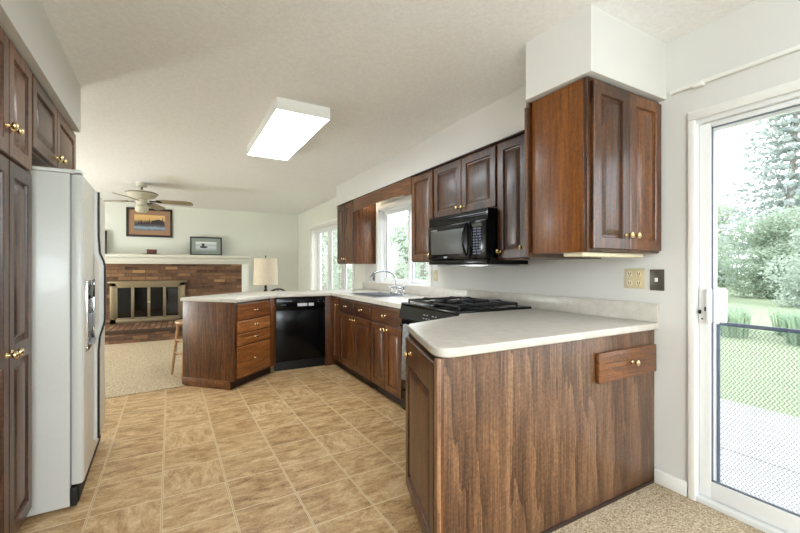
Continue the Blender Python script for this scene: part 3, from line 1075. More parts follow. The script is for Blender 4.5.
def base(name, label, ya, yb, d_=None, body_z1=CT0 - 0.001):
    o = thing(name, label, 'cabinet', (BXF, yb, 0), FACE_R)
    if d_ is None:
        cab_body(o, yb - ya, W - BXF - 0.001, 0, body_z1, toe=0.085)
        return o
    wd_, dp_ = yb - ya, W - BXF - 0.001          # open-topped carcass around the sink bowls
    bm = NB()
    box(bm, 0, 0, 0.085, wd_, 0.045, body_z1, 0.002)
    box(bm, 0, 0.04, 0.085, wd_, dp_, d_, 0.002)
    obj('body', bm, WOOD, o)
    bm = NB(); box(bm, 0.003, 0.045, 0, wd_ - 0.003, dp_, 0.087)
    obj('toe_kick', bm, DARKW, o)
    return o


c = base('corner_base_cabinet', 'narrow dark walnut base cabinet in the corner beside the dishwasher', 4.36, 4.635)
add_door(c, 0.05, 0.10, 0.215, 0.745, 0.235, 0.77, rail=0.05)
c = base('base_cabinet', 'dark walnut base cabinet with two drawers over two doors left of the sink front', 3.475, 4.355, 0.72)
for x in (0.012, 0.446):
    add_drawer(c, x, 0.70, 0.424, 0.145)
add_door(c, 0.012, 0.10, 0.424, 0.585, 0.405, 0.645)
add_door(c, 0.446, 0.10, 0.424, 0.585, 0.475, 0.645)
c = thing('sink_base_cabinet', 'dark walnut sink base cabinet with one wide false drawer front beside the range', 'cabinet', (BXF, 3.47, 0), FACE_R)
cab_body(c, 3.47 - 2.845, W - BXF - 0.001, 0, CT0 - 0.001, toe=0.085)
add_drawer(c, 0.012, 0.70, 0.60, 0.145)
add_door(c, 0.012, 0.10, 0.297, 0.585, 0.28, 0.645, rail=0.05)
add_door(c, 0.315, 0.10, 0.297, 0.585, 0.345, 0.645, rail=0.05)

# ---- dishwasher
DY = 4.64
dw = thing('dishwasher', 'black built-in dishwasher in the far peninsula', 'dishwasher', (0.925, DY, 0), 0)
bm = NB(); box(bm, 0.004, 0.02, 0.09, 0.596, 0.60, CT0 - 0.002)
obj('body', bm, BLACKM, dw)
bm = NB(); box(bm, 0.004, -0.016, 0.115, 0.596, 0.02, 0.715, 0.006)
obj('door', bm, BLACK, dw)
bm = NB(); box(bm, 0.004, -0.022, 0.72, 0.596, 0.02, 0.86, 0.006)
dcp = obj('control_panel', bm, BLACK, dw)
bm = NB()
box(bm, 0.255, -0.0235, 0.755, 0.37, -0.0215, 0.79)
box(bm, 0.385, -0.0235, 0.755, 0.45, -0.0215, 0.79)
obj('button', bm, SILVERMARK, dcp)
bm = NB()
for k in range(8):
    box(bm, 0.03 + k * 0.02, -0.0235, 0.815, 0.044 + k * 0.02, -0.0215, 0.826)
box(bm, 0.06, -0.0235, 0.775, 0.12, -0.0215, 0.780)
obj('brand_lettering', bm, DIM, dcp)
bm = NB()
lathe(bm, [(0.03, 0), (0.028, 0.012), (0.018, 0.014), (0.016, 0.03), (0.001, 0.031)], Matrix.Translation((0.535, -0.021, 0.79)) @ Matrix.Rotation(PI / 2, 4, 'X'), 20)
obj('dial', bm, BLACK, dcp)
bm = NB()
for (x, z) in ((0.495, 0.80), (0.50, 0.82), (0.53, 0.832), (0.565, 0.815), (0.57, 0.79)):
    box(bm, x, -0.0235, z, x + 0.014, -0.0215, z + 0.004)
obj('dial_dot', bm, DIM, dcp)
bm = NB(); box(bm, 0.004, 0.03, 0.0, 0.596, 0.10, 0.11, 0.003)
obj('kick_plate', bm, BLACKM, dw)

bm = NB(); box(bm, 1.523, DY, 0.0, BXF + 0.10, DY + 0.55, CT0 - 0.001, 0.002)
tag(obj('filler_panel', bm, WOOD), 'narrow walnut filler board between dishwasher and corner base cabinet', 'panel')

# ---- angled drawer cabinet ending the far peninsula
A45 = PI / 4
ox_, oy_ = 0.436, 4.148
DWD = 0.672
dc = thing('angled_drawer_cabinet', 'walnut four-drawer cabinet turned at an angle on the far peninsula end', 'cabinet', (ox_, oy_, 0), A45)
bm = NB(); box(bm, 0.0, 0.0, 0.085, DWD, 0.62, CT0 - 0.001, 0.002)
obj('body', bm, WOOD, dc)
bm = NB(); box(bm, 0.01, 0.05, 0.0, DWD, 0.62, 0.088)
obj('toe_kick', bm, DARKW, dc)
bm = NB(); box(bm, -0.008, -0.002, 0.085, 0.0, 0.625, CT0 - 0.001, 0.001)
obj('end_panel', bm, WOOD, dc)
bm = NB(); box(bm, -0.012, 0.045, 0.0, 0.004, 0.63, 0.088, 0.002)
obj('end_plinth', bm, WOODH, dc)
for (z, h) in ((0.683, 0.165), (0.552, 0.122), (0.427, 0.117), (0.105, 0.312)):
    add_drawer(dc, 0.028, z, 0.535, h, mat=DRAWERW, bev=0.008)
bm = NB(); box(bm, 0.575, -0.012, 0.085, DWD + 0.01, 0.0, CT0 - 0.002, 0.002)
obj('corner_stile', bm, WOOD, dc)

# far countertop with its sink cut-out (sink run, peninsula and angled end in one top)
far_ct = thing('far_countertop', 'cream laminate countertop running from sink wall to the angled far peninsula', 'countertop')
cx, cy = 0.436, 4.148
s45 = math.sqrt(0.5)
SKY0, SKY1, SKX0, SKX1 = 3.62, 4.36, 1.72, 2.16


def loc45(x, y):
    return (cx + (x - y) * s45, cy + (x + y) * s45)


bm = NB()
p_corner = loc45(-0.02, -0.035)
p_back = loc45(-0.02, 0.645)
outer_ = [(1.590, SKY1 + 0.001), (1.590, 4.605), (0.896, 4.605)]
# straight intersection of the 45 degree front edge with the dishwasher front edge
kx = 4.605 - p_corner[1]
outer_[2] = (p_corner[0] + kx, 4.605)
p_ri = (p_back[0] + (5.27 - p_back[1]), 5.27)
poly = outer_ + [p_corner, p_back, p_ri, (W - 0.001, 5.27), (W - 0.001, SKY1)]
poly = [(1.590, SKY1)] + outer_[1:] + [p_corner, p_back, p_ri, (W - 0.001, 5.27), (W - 0.001, SKY1)]
prism(bm, poly, CT0, CT1, 0.006)
box(bm, 1.590, 2.846, CT0, W - 0.001, SKY0, CT1, 0.0)
box(bm, 1.590, SKY0, CT0, SKX0, SKY1, CT1, 0.0)
box(bm, SKX1, SKY0, CT0, W - 0.001, SKY1, CT1, 0.0)
obj('top', bm, LAM, far_ct)
bm = NB(); box(bm, W - 0.022, 2.846, CT1, W - 0.0006, 5.27, 1.008, 0.003)
obj('backsplash', bm, LAM, far_ct)

# ---- sink and faucet
sk = thing('kitchen_sink', 'stainless double-bowl sink set in the counter under the window', 'sink', (0, 0, 0))
bm = NB()
rz = CT1 + 0.004
for a in ((SKX0 - 0.02, SKY0 - 0.02, SKX0 + 0.01, SKY1 + 0.02), (SKX1 - 0.05, SKY0 - 0.02, SKX1 + 0.02, SKY1 + 0.02), (SKX0, SKY0 - 0.02, SKX1, SKY0 + 0.01), (SKX0, SKY1 - 0.01, SKX1, SKY1 + 0.02), (SKX0, (SKY0 + SKY1) / 2 - 0.015, SKX1, (SKY0 + SKY1) / 2 + 0.015)):
    box(bm, a[0], a[1], CT1 + 0.0005, a[2], a[3], rz, 0.0015)
obj('rim', bm, STEEL, sk)
for (ya, yb) in ((SKY0 + 0.01, (SKY0 + SKY1) / 2 - 0.012), ((SKY0 + SKY1) / 2 + 0.012, SKY1 - 0.01)):
    bm = NB()
    xa, xb, zb = SKX0 + 0.01, SKX1 - 0.048, 0.74
    box(bm, xa, ya, zb, xb, yb, zb + 0.003)
    for a in ((xa, ya, xa + 0.003, yb), (xb - 0.003, ya, xb, yb), (xa, ya, xb, ya + 0.003), (xa, yb - 0.003, xb, yb)):
        box(bm, a[0], a[1], zb, a[2], a[3], CT1)
    lathe(bm, [(0.04, 0), (0.04, 0.005), (0.03, 0.004), (0.001, 0.003)], Matrix.Translation(((xa + xb) / 2, (ya + yb) / 2, zb + 0.003)), 20)
    obj('bowl', bm, STEEL, sk)

fx, fy = 2.135, 3.925
fa = thing('faucet', 'chrome gooseneck faucet with two cross handles behind the sink', 'faucet', (fx, fy, rz), 0)
bm = NB()
box(bm, -0.025, -0.125, 0, 0.025, 0.125, 0.014, 0.006)
obj('base_plate', bm, CHROME, fa)
bm = NB()
arc = [(0, 0, 0.01), (0, 0, 0.16)]
for k in range(1, 15):
    a_ = PI * k / 14 * 0.95
    arc.append((-0.12 + 0.12 * math.cos(a_), 0.10 * (1 - math.cos(a_)) / 2 * 2.0, 0.16 + 0.105 * math.sin(a_)))
last = arc[-1]
arc.append((last[0] - 0.004, last[1], last[2] - 0.035))
tube(bm, arc, 0.011, 12)
lathe(bm, [(0.02, 0.012), (0.02, 0.04), (0.014, 0.05), (0.012, 0.06)], None, 18)
obj('spout', bm, CHROME, fa)
for dy in (-0.1, 0.1):
    bm = NB()
    lathe(bm, [(0.022, 0.01), (0.02, 0.03), (0.013, 0.04), (0.013, 0.062), (0.02, 0.07), (0.02, 0.082), (0.001, 0.086)], Matrix.Translation((0, dy, 0)), 18)
    for k in range(4):
        a_ = PI / 2 * k + 0.5
        tube(bm, [(0, dy, 0.076), (0.05 * math.cos(a_), dy + 0.05 * math.sin(a_), 0.08)], [0.009, 0.013], 8)
    obj('handle', bm, CHROME, fa)
bm = NB()
lathe(bm, [(0.019, 0.0), (0.017, 0.02), (0.012, 0.03), (0.013, 0.075), (0.017, 0.085), (0.017, 0.10), (0.001, 0.104)], Matrix.Translation((0.0, -0.185, 0.0)), 16)
obj('side_sprayer', bm, CHROME, fa)

# ------------------------------------------------------------------ near peninsula
PYF = 1.212
TH = R(19.4)
ux_, uy_ = math.sin(TH), math.cos(TH)
PLX = 0.842
ELEN = 0.635
pe = (PLX + ux_ * ELEN + 0.008 * uy_, PYF + uy_ * ELEN - 0.008 * ux_)
np_ = thing('peninsula_cabinet', 'large walnut peninsula base cabinet with plain end panel beside the patio door', 'cabinet')
bm = NB()
prism(bm, [(PLX + 0.018, PYF + 0.012), (W - 0.001, PYF + 0.012), (W - 0.001, 2.05), (BXF + 0.02, 2.05), (BXF + 0.02, 1.99), (pe[0] + 0.005, pe[1] - 0.005)], 0.0, CT0 - 0.002, 0.0)
obj('body', bm, WOOD, np_, smooth=False)
bm = NB(); box(bm, PLX + 0.012, PYF, 0.022, W - 0.001, PYF + 0.012, CT0 - 0.002, 0.001)
obj('end_panel', bm, PANEL, np_)
bm = NB(); box(bm, PLX - 0.008, PYF - 0.003, 0.0, PLX + 0.014, PYF + 0.02, CT0 - 0.003, 0.004)
obj('corner_bead', bm, wood('corner_bead_wood', srgb(104, 72, 48), srgb(142, 104, 74), srgb(172, 132, 98), 'Z'), np_)
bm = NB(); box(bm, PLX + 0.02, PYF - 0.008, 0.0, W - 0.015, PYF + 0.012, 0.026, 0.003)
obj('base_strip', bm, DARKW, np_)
rotd = math.atan2(-uy_, -ux_)
for xa, xb in ((0.0, 0.032), (0.605, 0.635)):
    bm = NB(); box(bm, xa, 0.0, 0.005, xb, 0.014, CT0 - 0.003, 0.002)
    obj('face_stile', bm, WOOD, np_, loc=(pe[0], pe[1], 0), rot=(0, 0, rotd))
nd = obj('door', door_bm(0.02, 0.06, 0.585, 0.785, [(0.065, 0.655)], rail=0.06), WOOD, np_, loc=(pe[0], pe[1], 0), rot=(0, 0, rotd), angle=20)
knob(nd, 0.165, 0.782)
# shallow drawer front on the end panel
DX0 = 1.782
bm = NB(); box(bm, DX0, PYF - 0.024, 0.637, W - 0.022, PYF, 0.788, 0.005)
dr = obj('drawer', bm, WOODH, np_)
knob(dr, 2.062, 0.716, PYF - 0.026)

nct = thing('near_countertop', 'cream laminate countertop with rounded corner on the near peninsula', 'countertop')
# rounded outline
cA = Vector((PLX - 0.022, PYF - 0.026))
dirE = Vector((ux_, uy_))
rad = 0.075
turn = math.acos(max(-1, min(1, Vector((1, 0)).dot(dirE))))
tl = rad / math.tan(turn / 2)
pA = cA + Vector((1, 0)) * tl
pB = cA + dirE * tl
outl = [(W - 0.001, PYF - 0.026)]
for k in range(9):
    q = k / 8
    p = pA * (1 - q) ** 2 + cA * 2 * q * (1 - q) + pB * q ** 2
    outl.append((p.x, p.y))
eE = cA + dirE * 0.672
outl += [(eE.x + 0.0, eE.y - 0.03), (eE.x + 0.03, eE.y + 0.008), (1.60, 2.01), (1.60, 2.066), (W - 0.001, 2.066)]
bm = NB(); prism(bm, outl, CT0, CT1, 0.008, 3)
obj('top', bm, LAM, nct)
bm = NB(); box(bm, W - 0.022, PYF - 0.026, CT1, W - 0.0006, 2.845, 1.012, 0.003)
obj('backsplash', bm, LAM, nct)

# ------------------------------------------------------------------ wall plates
PLATE = plain('beige_wall_plate', srgb(204, 190, 154), 0.4)
BRONZE = plain('dark_bronze_plate', srgb(92, 86, 78), 0.35, 0.4)


def plate(label, yc, zc, w_, h, mat, cat, name='wall_outlet', gangs=1, group=None):
    o = thing(name, label, cat, (W, yc, zc), FACE_R, group)
    bm = NB(); box(bm, -w_ / 2, -0.006, -h / 2, w_ / 2, -0.0005, h / 2, 0.003)
    obj('cover_plate', bm, mat, o)
    return o


def sockets(o, xs, col):
    for xx in xs:
        for zz in (-0.027, 0.027):
            bm = NB()
            lathe(bm, [(0.0155, 0), (0.0155, 0.003), (0.001, 0.003)], Matrix.Translation((xx, -0.006, zz)) @ Matrix.Rotation(PI / 2, 4, 'X'), 16)
            so = obj('socket', bm, col, o)
            bm = NB()
            for q in (-0.006, 0.006):
                box(bm, xx + q - 0.002, -0.0098, zz - 0.003, xx + q + 0.002, -0.0088, zz + 0.008)
            box(bm, xx - 0.003, -0.0098, zz - 0.012, xx + 0.003, -0.0088, zz - 0.007)
            obj('socket_groove', bm, BLACKM, so)


o = plate('beige double-gang wall outlet above the near backsplash', 1.321, 1.148, 0.118, 0.116, PLATE, 'outlet')
sockets(o, (-0.026, 0.026), CREAM)
o = plate('dark bronze switch plate beside the patio door casing', 1.197, 1.143, 0.076, 0.118, BRONZE, 'switch', 'wall_switch')
bm = NB(); box(bm, -0.006, -0.018, -0.010, 0.006, -0.005, 0.012, 0.002)
obj('toggle', bm, WHITE, o)
o = plate('beige wall outlet between sink window and the range', 3.385, 1.13, 0.075, 0.118, PLATE, 'outlet')
sockets(o, (0.0,), CREAM)
o = plate('grey wall outlet behind the faucet by the sink window', 4.905, 1.09, 0.075, 0.118, GREY, 'outlet')
sockets(o, (0.0,), BRONZE)

# ------------------------------------------------------------------ ceiling light
cl = thing('ceiling_light', 'rectangular white fluorescent light glowing on the kitchen ceiling', 'lamp', (0.772, 3.54, CEIL), R(1.0))
bm = NB()
box(bm, -0.202, -0.66, -0.088, -0.198, 0.66, -0.0005, 0.0)
box(bm, 0.198, -0.66, -0.088, 0.202, 0.66, -0.0005, 0.0)
box(bm, -0.202, -0.664, -0.088, 0.202, -0.656, -0.0005, 0.0)
box(bm, -0.202, 0.656, -0.088, 0.202, 0.664, -0.0005, 0.0)
obj('housing', bm, WHITE, cl)
bm = NB(); box(bm, -0.197, -0.655, -0.084, 0.197, 0.655, -0.078)
obj('diffuser', bm, emissive('glowing_diffuser', (0.86, 0.94, 1.0, 1), 15), cl)

# ------------------------------------------------------------------ ceiling fan
cf = thing('ceiling_fan', 'four-blade ceiling fan with a light cup in the family room', 'fan', (-0.535, 6.75, CEIL))
FANM = plain('fan_antique_white', srgb(206, 200, 182), 0.4)
bm = NB(); lathe(bm, [(0.075, -0.001), (0.075, -0.03), (0.055, -0.055), (0.018, -0.062)], None, 28)
obj('canopy', bm, FANM, cf)
bm = NB(); tube(bm, [(0, 0, -0.055), (0, 0, -0.13)], 0.013, 12)
obj('downrod', bm, OLDBRASS, cf)
bm = NB(); lathe(bm, [(0.03, -0.115), (0.17, -0.13), (0.20, -0.15), (0.20, -0.165), (0.15, -0.215), (0.08, -0.235)], None, 32)
obj('motor_housing', bm, FANM, cf)
bm = NB(); lathe(bm, [(0.195, -0.146), (0.205, -0.15), (0.205, -0.158), (0.195, -0.162)], None, 32)
obj('brass_band', bm, OLDBRASS, cf)
bm = NB(); lathe(bm, [(0.05, -0.23), (0.068, -0.245), (0.068, -0.325), (0.05, -0.335)], None, 28)
obj('switch_housing', bm, FANM, cf)
bm = NB(); lathe(bm, [(0.05, -0.33), (0.085, -0.345), (0.085, -0.40), (0.06, -0.425), (0.001, -0.43)], None, 28)
obj('light_cup', bm, plain('milky_glass_shade', srgb(206, 200, 180), 0.3), cf)
BLADEM = wood('fan_blade_wood', srgb(110, 98, 76), srgb(146, 132, 104), srgb(176, 162, 132), 'X')
for k in range(4):
    an = R(-19 + 90 * k)
    Mb = Matrix.Rotation(an, 4, 'Z') @ Matrix.Translation((0, 0, -0.255)) @ Matrix.Rotation(R(2.5), 4, 'Y') @ Matrix.Rotation(R(-17), 4, 'X')
    bm = NB()
    outl_b = [(0.20, -0.045), (0.30, -0.062), (0.62, -0.068), (0.675, -0.055), (0.69, 0.0), (0.675, 0.055), (0.62, 0.068), (0.30, 0.062), (0.20, 0.045)]
    lo = [bm.verts.new(Mb @ Vector((x, y, -0.003))) for x, y in outl_b]
    hi = [bm.verts.new(Mb @ Vector((x, y, 0.003))) for x, y in outl_b]
    bm.faces.new(lo); bm.faces.new(hi)
    for i in range(len(lo)):
        kk = (i + 1) % len(lo)
        bm.faces.new((lo[i], lo[kk], hi[kk], hi[i]))
    bmesh.ops.recalc_face_normals(bm, faces=bm.faces)
    bl = obj('blade', bm, BLADEM, cf)
    bm = NB()
    box(bm, 0.10, -0.018, -0.012, 0.24, 0.018, -0.003, 0.003, Mb)
    box(bm, 0.20, -0.04, -0.010, 0.26, 0.04, -0.003, 0.003, Mb)
    obj('blade_bracket', bm, plain('dark_bronze', srgb(52, 44, 36), 0.4, 0.6), bl)

# ------------------------------------------------------------------ fireplace
FY = 8.45
HZ = 0.225
FBX0, FBX1, FBZ0, FBZ1 = -1.06, -0.06, 0.30, 0.90
fp = thing('fireplace', 'brick fireplace with brass-framed glass doors and a white mantel shelf', 'fireplace')
bm = NB()
for a in ((-2.3, 0.0, FBX0, 1.40), (FBX1, 0.0, 1.025, 1.40), (FBX0, FBZ1, FBX1, 1.40), (FBX0, 0.0, FBX1, FBZ0)):
    box(bm, a[0], FY, a[1], a[2], FAR - 0.001, a[3])
obj('brick_breast', bm, BRICK, fp, smooth=False)
bm = NB()
box(bm, FBX0 - 0.01, FAR - 0.03, FBZ0 - 0.02, FBX1 + 0.01, FAR - 0.002, FBZ1 + 0.02)
obj('firebox_back', bm, plain('sooty_firebrick', srgb(36, 32, 30), 0.95), fp)
bm = NB()
box(bm, -2.3, 7.52, 0.013, 1.025, FY, HZ - 0.062)
obj('hearth', bm, BRICK, fp, smooth=False)
for k in range(44):
    pass
t = NT('rowlock_brick')
v = t.coords((1, 1, 1), (0, 0, 0))
bk2 = t.node('ShaderNodeTexBrick', {'Vector': v, 'Scale': 1.0, 'Mortar Size': 0.010, 'Mortar Smooth': 0.2, 'Brick Width': 0.085, 'Row Height': 0.30, 'Color1': (0, 0, 0, 1), 'Color2': (1, 1, 1, 1), 'Mortar': (0.5, 0.5, 0.5, 1)})
bk2.offset = 0.0
n = t.noise(v, 16, 4, 0.7)
base_c = t.ramp(bk2.outputs['Color'], [(0.0, srgb(80, 60, 48)), (0.4, srgb(140, 108, 82)), (0.7, srgb(112, 82, 62)), (1.0, srgb(176, 146, 114))])
base_c = t.mix(bk2.outputs['Fac'], t.mix(0.3, base_c, t.ramp(n.outputs[0], [(0.3, srgb(90, 60, 46)), (0.7, srgb(176, 124, 90))])), srgb(70, 56, 46))
t.set(col=base_c, rough=0.85, spec=0.2, normal=t.bump(t.math('SUBTRACT', n.outputs[0], bk2.outputs['Fac']), 0.5, 0.01))
bm = NB(); box(bm, -2.3, 7.505, HZ - 0.062, 1.03, FY - 0.001, HZ, 0.004)
obj('hearth_cap', bm, t.m, fp)
bm = NB()
box(bm, -2.45, FY - 0.10, 1.40, 1.19, FAR - 0.001, 1.458, 0.006)
box(bm, -2.40, FY - 0.06, 1.315, 1.15, FY, 1.40, 0.012)
box(bm, -2.38, FY - 0.035, 1.285, 1.13, FY, 1.33, 0.006)
obj('mantel', bm, plain('mantel_paint', srgb(208, 205, 192), 0.45, var=0.02), fp)
bm = NB(); box(bm, 1.025, FY - 0.012, 0.013, 1.155, FAR - 0.001, 1.40, 0.004)
obj('side_board', bm, WALLF, fp)
bm = NB()
fy0 = FY - 0.055
X0, X1, Z0, Z1 = -1.135, 0.02, HZ + 0.002, 0.968
for a in ((X0, Z0, X0 + 0.09, Z1), (X1 - 0.09, Z0, X1, Z1), (X0, Z1 - 0.085, X1, Z1), (X0, Z0, X1, Z0 + 0.075)):
    box(bm, a[0], fy0, a[1], a[2], FY - 0.0005, a[3], 0.006)
obj('brass_surround', bm, OLDBRASS, fp)
bm = NB()
box(bm, X0 - 0.03, fy0 - 0.03, Z1 - 0.03, X1 + 0.02, FY - 0.0005, Z1 + 0.005, 0.006)
obj('brass_hood', bm, OLDBRASS, fp)
pw = (X1 - X0 - 0.18) / 4
for k in range(4):
    xa = X0 + 0.09 + k * pw
    bm = NB()
    za, zb = Z0 + 0.075, Z1 - 0.085
    s = 0.024
    for a in ((xa, za, xa + s, zb), (xa + pw - s, za, xa + pw, zb), (xa, za, xa + pw, za + s), (xa, zb - s, xa + pw, zb)):
        box(bm, a[0] + 0.001, fy0 - 0.012, a[1], a[2] - 0.001, fy0 + 0.012, a[3], 0.003)
    dd = obj('glass_door', bm, OLDBRASS, fp)
    bm = NB(); box(bm, xa + s - 0.003, fy0 - 0.002, za + s - 0.003, xa + pw - s + 0.003, fy0 + 0.002, zb - s + 0.003)
    obj('pane', bm, FIREGLASS, dd)
    if k in (1, 2):
        bm = NB()
        lathe(bm, [(0.008, 0), (0.006, 0.012), (0.014, 0.02), (0.012, 0.03), (0.001, 0.032)], Matrix.Translation((xa + (pw - 0.012 if k == 1 else 0.012), fy0 - 0.012, (za + zb) / 2)) @ Matrix.Rotation(PI / 2, 4, 'X'), 14)
        obj('door_knob', bm, BRASS, dd)

# ---- pictures and mantel pieces
MZ = 1.459


def framed(name, label, cat, x0, z0, w_, h, y, frame_m, mat_m, fw, mw_, tilt=0.0):
    o = thing(name, label, cat, (x0 + w_ / 2, y, z0), 0)
    o.rotation_euler = (tilt, 0, 0)
    bm = NB()
    hw = w_ / 2
    for a in ((-hw, 0, -hw + fw, h), (hw - fw, 0, hw, h), (-hw + fw, 0, hw - fw, fw), (-hw + fw, h - fw, hw - fw, h)):
        box(bm, a[0], -0.028, a[1], a[2], -0.001, a[3], 0.004)
    obj('frame', bm, frame_m, o)
    bm = NB(); box(bm, -hw + fw - 0.004, -0.014, fw - 0.004, hw - fw + 0.004, -0.006, h - fw + 0.004)
    obj('mat_board', bm, mat_m, o)
    return o, (-hw + fw + mw_, fw + mw_, hw - fw - mw_, h - fw - mw_)


def poly_xz(bm, pts, y):
    bm.faces.new([bm.verts.new((x, y, z)) for x, z in pts])


p1, (ax, az, bx, bz) = framed('framed_picture', 'dark framed landscape print with tan mat hanging above the mantel', 'picture', -0.966, 1.815, 0.765, 0.56, FAR - 0.001,
                              plain('dark_frame_wood', srgb(44, 28, 24), 0.35), plain('tan_mat', srgb(164, 128, 100), 0.8), 0.042, 0.088)
t = NT('sunset_landscape_print')
v = t.coords()
sz = t.node('ShaderNodeSeparateXYZ', {0: v})
nn = t.noise(t.coords((16, 1, 9)), 1.0, 6, 0.7)
zz = t.math('ADD', sz.outputs[2], t.math('MULTIPLY', t.math('SUBTRACT', nn.outputs[0], 0.5), 0.09))
t.set(col=t.ramp(t.math('DIVIDE', zz, 0.56), [(0.22, srgb(70, 84, 100)), (0.32, srgb(150, 166, 182)), (0.40, srgb(66, 68, 76)), (0.52, srgb(112, 92, 76)), (0.60, srgb(214, 172, 110)), (0.78, srgb(228, 190, 128))]), rough=0.3)
bm = NB(); box(bm, ax, -0.0165, az, bx, -0.0142, bz)
pr = obj('print', bm, t.m, p1)
bm = NB()
w1, h1 = bx - ax, bz - az
fx_ = lambda q: ax + q * w1
fz_ = lambda q: az + q * h1
poly_xz(bm, [(fx_(0.52), fz_(0.40)), (fx_(0.97), fz_(0.38)), (fx_(0.97), fz_(0.62)), (fx_(0.80), fz_(0.74)), (fx_(0.56), fz_(0.64))], -0.0172)
for (q0, q1, zt_) in ((0.12, 0.17, 0.62), (0.2, 0.27, 0.68), (0.30, 0.34, 0.58), (0.36, 0.44, 0.6), (0.46, 0.5, 0.8), (0.9, 0.94, 0.92)):
    poly_xz(bm, [(fx_(q0 - 0.02), fz_(0.38)), (fx_(q1 + 0.02), fz_(0.38)), (fx_((q0 + q1) / 2), fz_(zt_))], -0.0171)
obj('painted_trees', bm, plain('dark_paint', srgb(52, 42, 44), 0.5), pr, smooth=False)

p2, (ax, az, bx, bz) = framed('framed_picture', 'smaller black framed bird print with grey mat leaning on the mantel', 'picture', 0.105, MZ + 0.002, 0.585, 0.385, FAR - 0.16,
                              plain('black_frame', srgb(30, 30, 34), 0.35), plain('grey_green_mat', srgb(150, 158, 150), 0.8), 0.026, 0.075, tilt=R(-6))
t = NT('misty_lake_print')
sz = t.node('ShaderNodeSeparateXYZ', {0: t.coords()})
nn = t.noise(t.coords((5, 1, 40)), 1.0, 5, 0.7)
zz = t.math('ADD', t.math('DIVIDE', sz.outputs[2], 0.385), t.math('MULTIPLY', t.math('SUBTRACT', nn.outputs[0], 0.5), 0.12))
t.set(col=t.ramp(zz, [(0.25, srgb(150, 160, 164)), (0.45, srgb(206, 212, 212)), (0.55, srgb(176, 184, 186)), (0.7, srgb(226, 228, 224))]), rough=0.3)
bm = NB(); box(bm, ax, -0.0165, az, bx, -0.0142, bz)
pr = obj('print', bm, t.m, p2)
bm = NB()
w1, h1 = bx - ax, bz - az
bird = [(0.2, 0.35), (0.3, 0.28), (0.45, 0.28), (0.55, 0.36), (0.58, 0.46), (0.50, 0.50), (0.42, 0.52), (0.40, 0.64), (0.44, 0.74), (0.38, 0.84), (0.30, 0.80), (0.24, 0.74), (0.30, 0.70), (0.30, 0.56), (0.22, 0.48)]
poly_xz(bm, [(ax + a * w1, az + b * h1) for a, b in bird], -0.0172)
obj('painted_bird', bm, plain('dark_bird_paint', srgb(58, 62, 66), 0.5), pr, smooth=False)

p3, _ = framed('framed_picture', 'narrow dark frame standing on the mantel beside the refrigerator edge', 'picture', -1.545, MZ + 0.002, 0.30, 0.44, FAR - 0.12,
               plain('dark_frame_edge', srgb(36, 34, 38), 0.35), plain('pale_mat', srgb(190, 186, 172), 0.8), 0.05, 0.05, tilt=R(-5))
mb = thing('wooden_box', 'small dark red wooden box on a tray on the mantel', 'box', (-0.52, 8.50, MZ + 0.014))
bm = NB(); box(bm, -0.075, -0.05, 0, 0.075, 0.05, 0.06, 0.004)
obj('body', bm, plain('dark_red_wood', srgb(92, 48, 34), 0.4), mb)
bm = NB(); box(bm, -0.08, -0.055, 0.06, 0.08, 0.055, 0.08, 0.005)
obj('lid', bm, plain('dark_red_wood_lid', srgb(110, 60, 42), 0.4), mb)
bm = NB(); lathe(bm, [(0.001, 0.0), (0.10, 0.0), (0.16, 0.012), (0.158, 0.013), (0.09, 0.006), (0.001, 0.006)], Matrix.Translation((-0.52, 8.50, MZ)), 28)
tag(obj('serving_tray', bm, OLDBRASS), 'shallow round tray under the small box on the mantel', 'tray')

# ------------------------------------------------------------------ lamp, end table, chair, stool beyond the far peninsula
LX, LY = 1.165, 6.6
et = thing('end_table', 'dark wooden end table holding the lamp behind the far peninsula', 'table', (LX, LY, 0.012))
bm = NB(); box(bm, -0.28, -0.28, 0.62, 0.28, 0.28, 0.65, 0.006)
obj('tabletop', bm, WOODH, et)
for sx_ in (-1, 1):
    for sy_ in (-1, 1):
        bm = NB(); tube(bm, [(sx_ * 0.24, sy_ * 0.24, 0), (sx_ * 0.23, sy_ * 0.23, 0.62)], [0.016, 0.024], 10)
        obj('leg', bm, WOOD, et)
tl_ = thing('table_lamp', 'table lamp with cream drum shade on a turned dark wood base', 'lamp', (LX, LY, 0.663))
bm = NB(); lathe(bm, [(0.001, 0), (0.085, 0), (0.085, 0.012), (0.05, 0.03), (0.02, 0.06), (0.018, 0.09), (0.034, 0.13), (0.038, 0.16), (0.02, 0.20), (0.014, 0.22), (0.024, 0.24), (0.014, 0.26), (0.010, 0.30), (0.009, 0.32)], None, 24)
obj('base', bm, plain('dark_turned_wood', srgb(54, 34, 28), 0.35), tl_)
bm = NB()
z0s, z1s = 0.275, 0.70
lathe(bm, [(0.192, z0s), (0.178, z1s), (0.175, z1s), (0.189, z0s)], None, 40)
t = NT('linen_lamp_shade')
nn = t.noise(t.coords((120, 120, 20)), 1.0, 3)
t.set(col=t.ramp(nn.outputs[0], [(0.3, srgb(214, 198, 172)), (0.7, srgb(234, 222, 200))]), rough=0.9, trans=0.0)
bm2 = bm
obj('shade', bm2, t.m, tl_)
bm = NB()
tube(bm, [(0, 0, 0.30), (0, 0, 0.74)], 0.005, 8)
lathe(bm, [(0.004, 0.715), (0.012, 0.73), (0.004, 0.75), (0.001, 0.755)], None, 12)
for k in range(3):
    a_ = 2 * PI * k / 3
    tube(bm, [(0, 0, 0.69), (0.175 * math.cos(a_), 0.175 * math.sin(a_), 0.69)], 0.003, 6)
obj('finial', bm, plain('dark_metal', srgb(50, 40, 34), 0.4, 0.7), tl_)

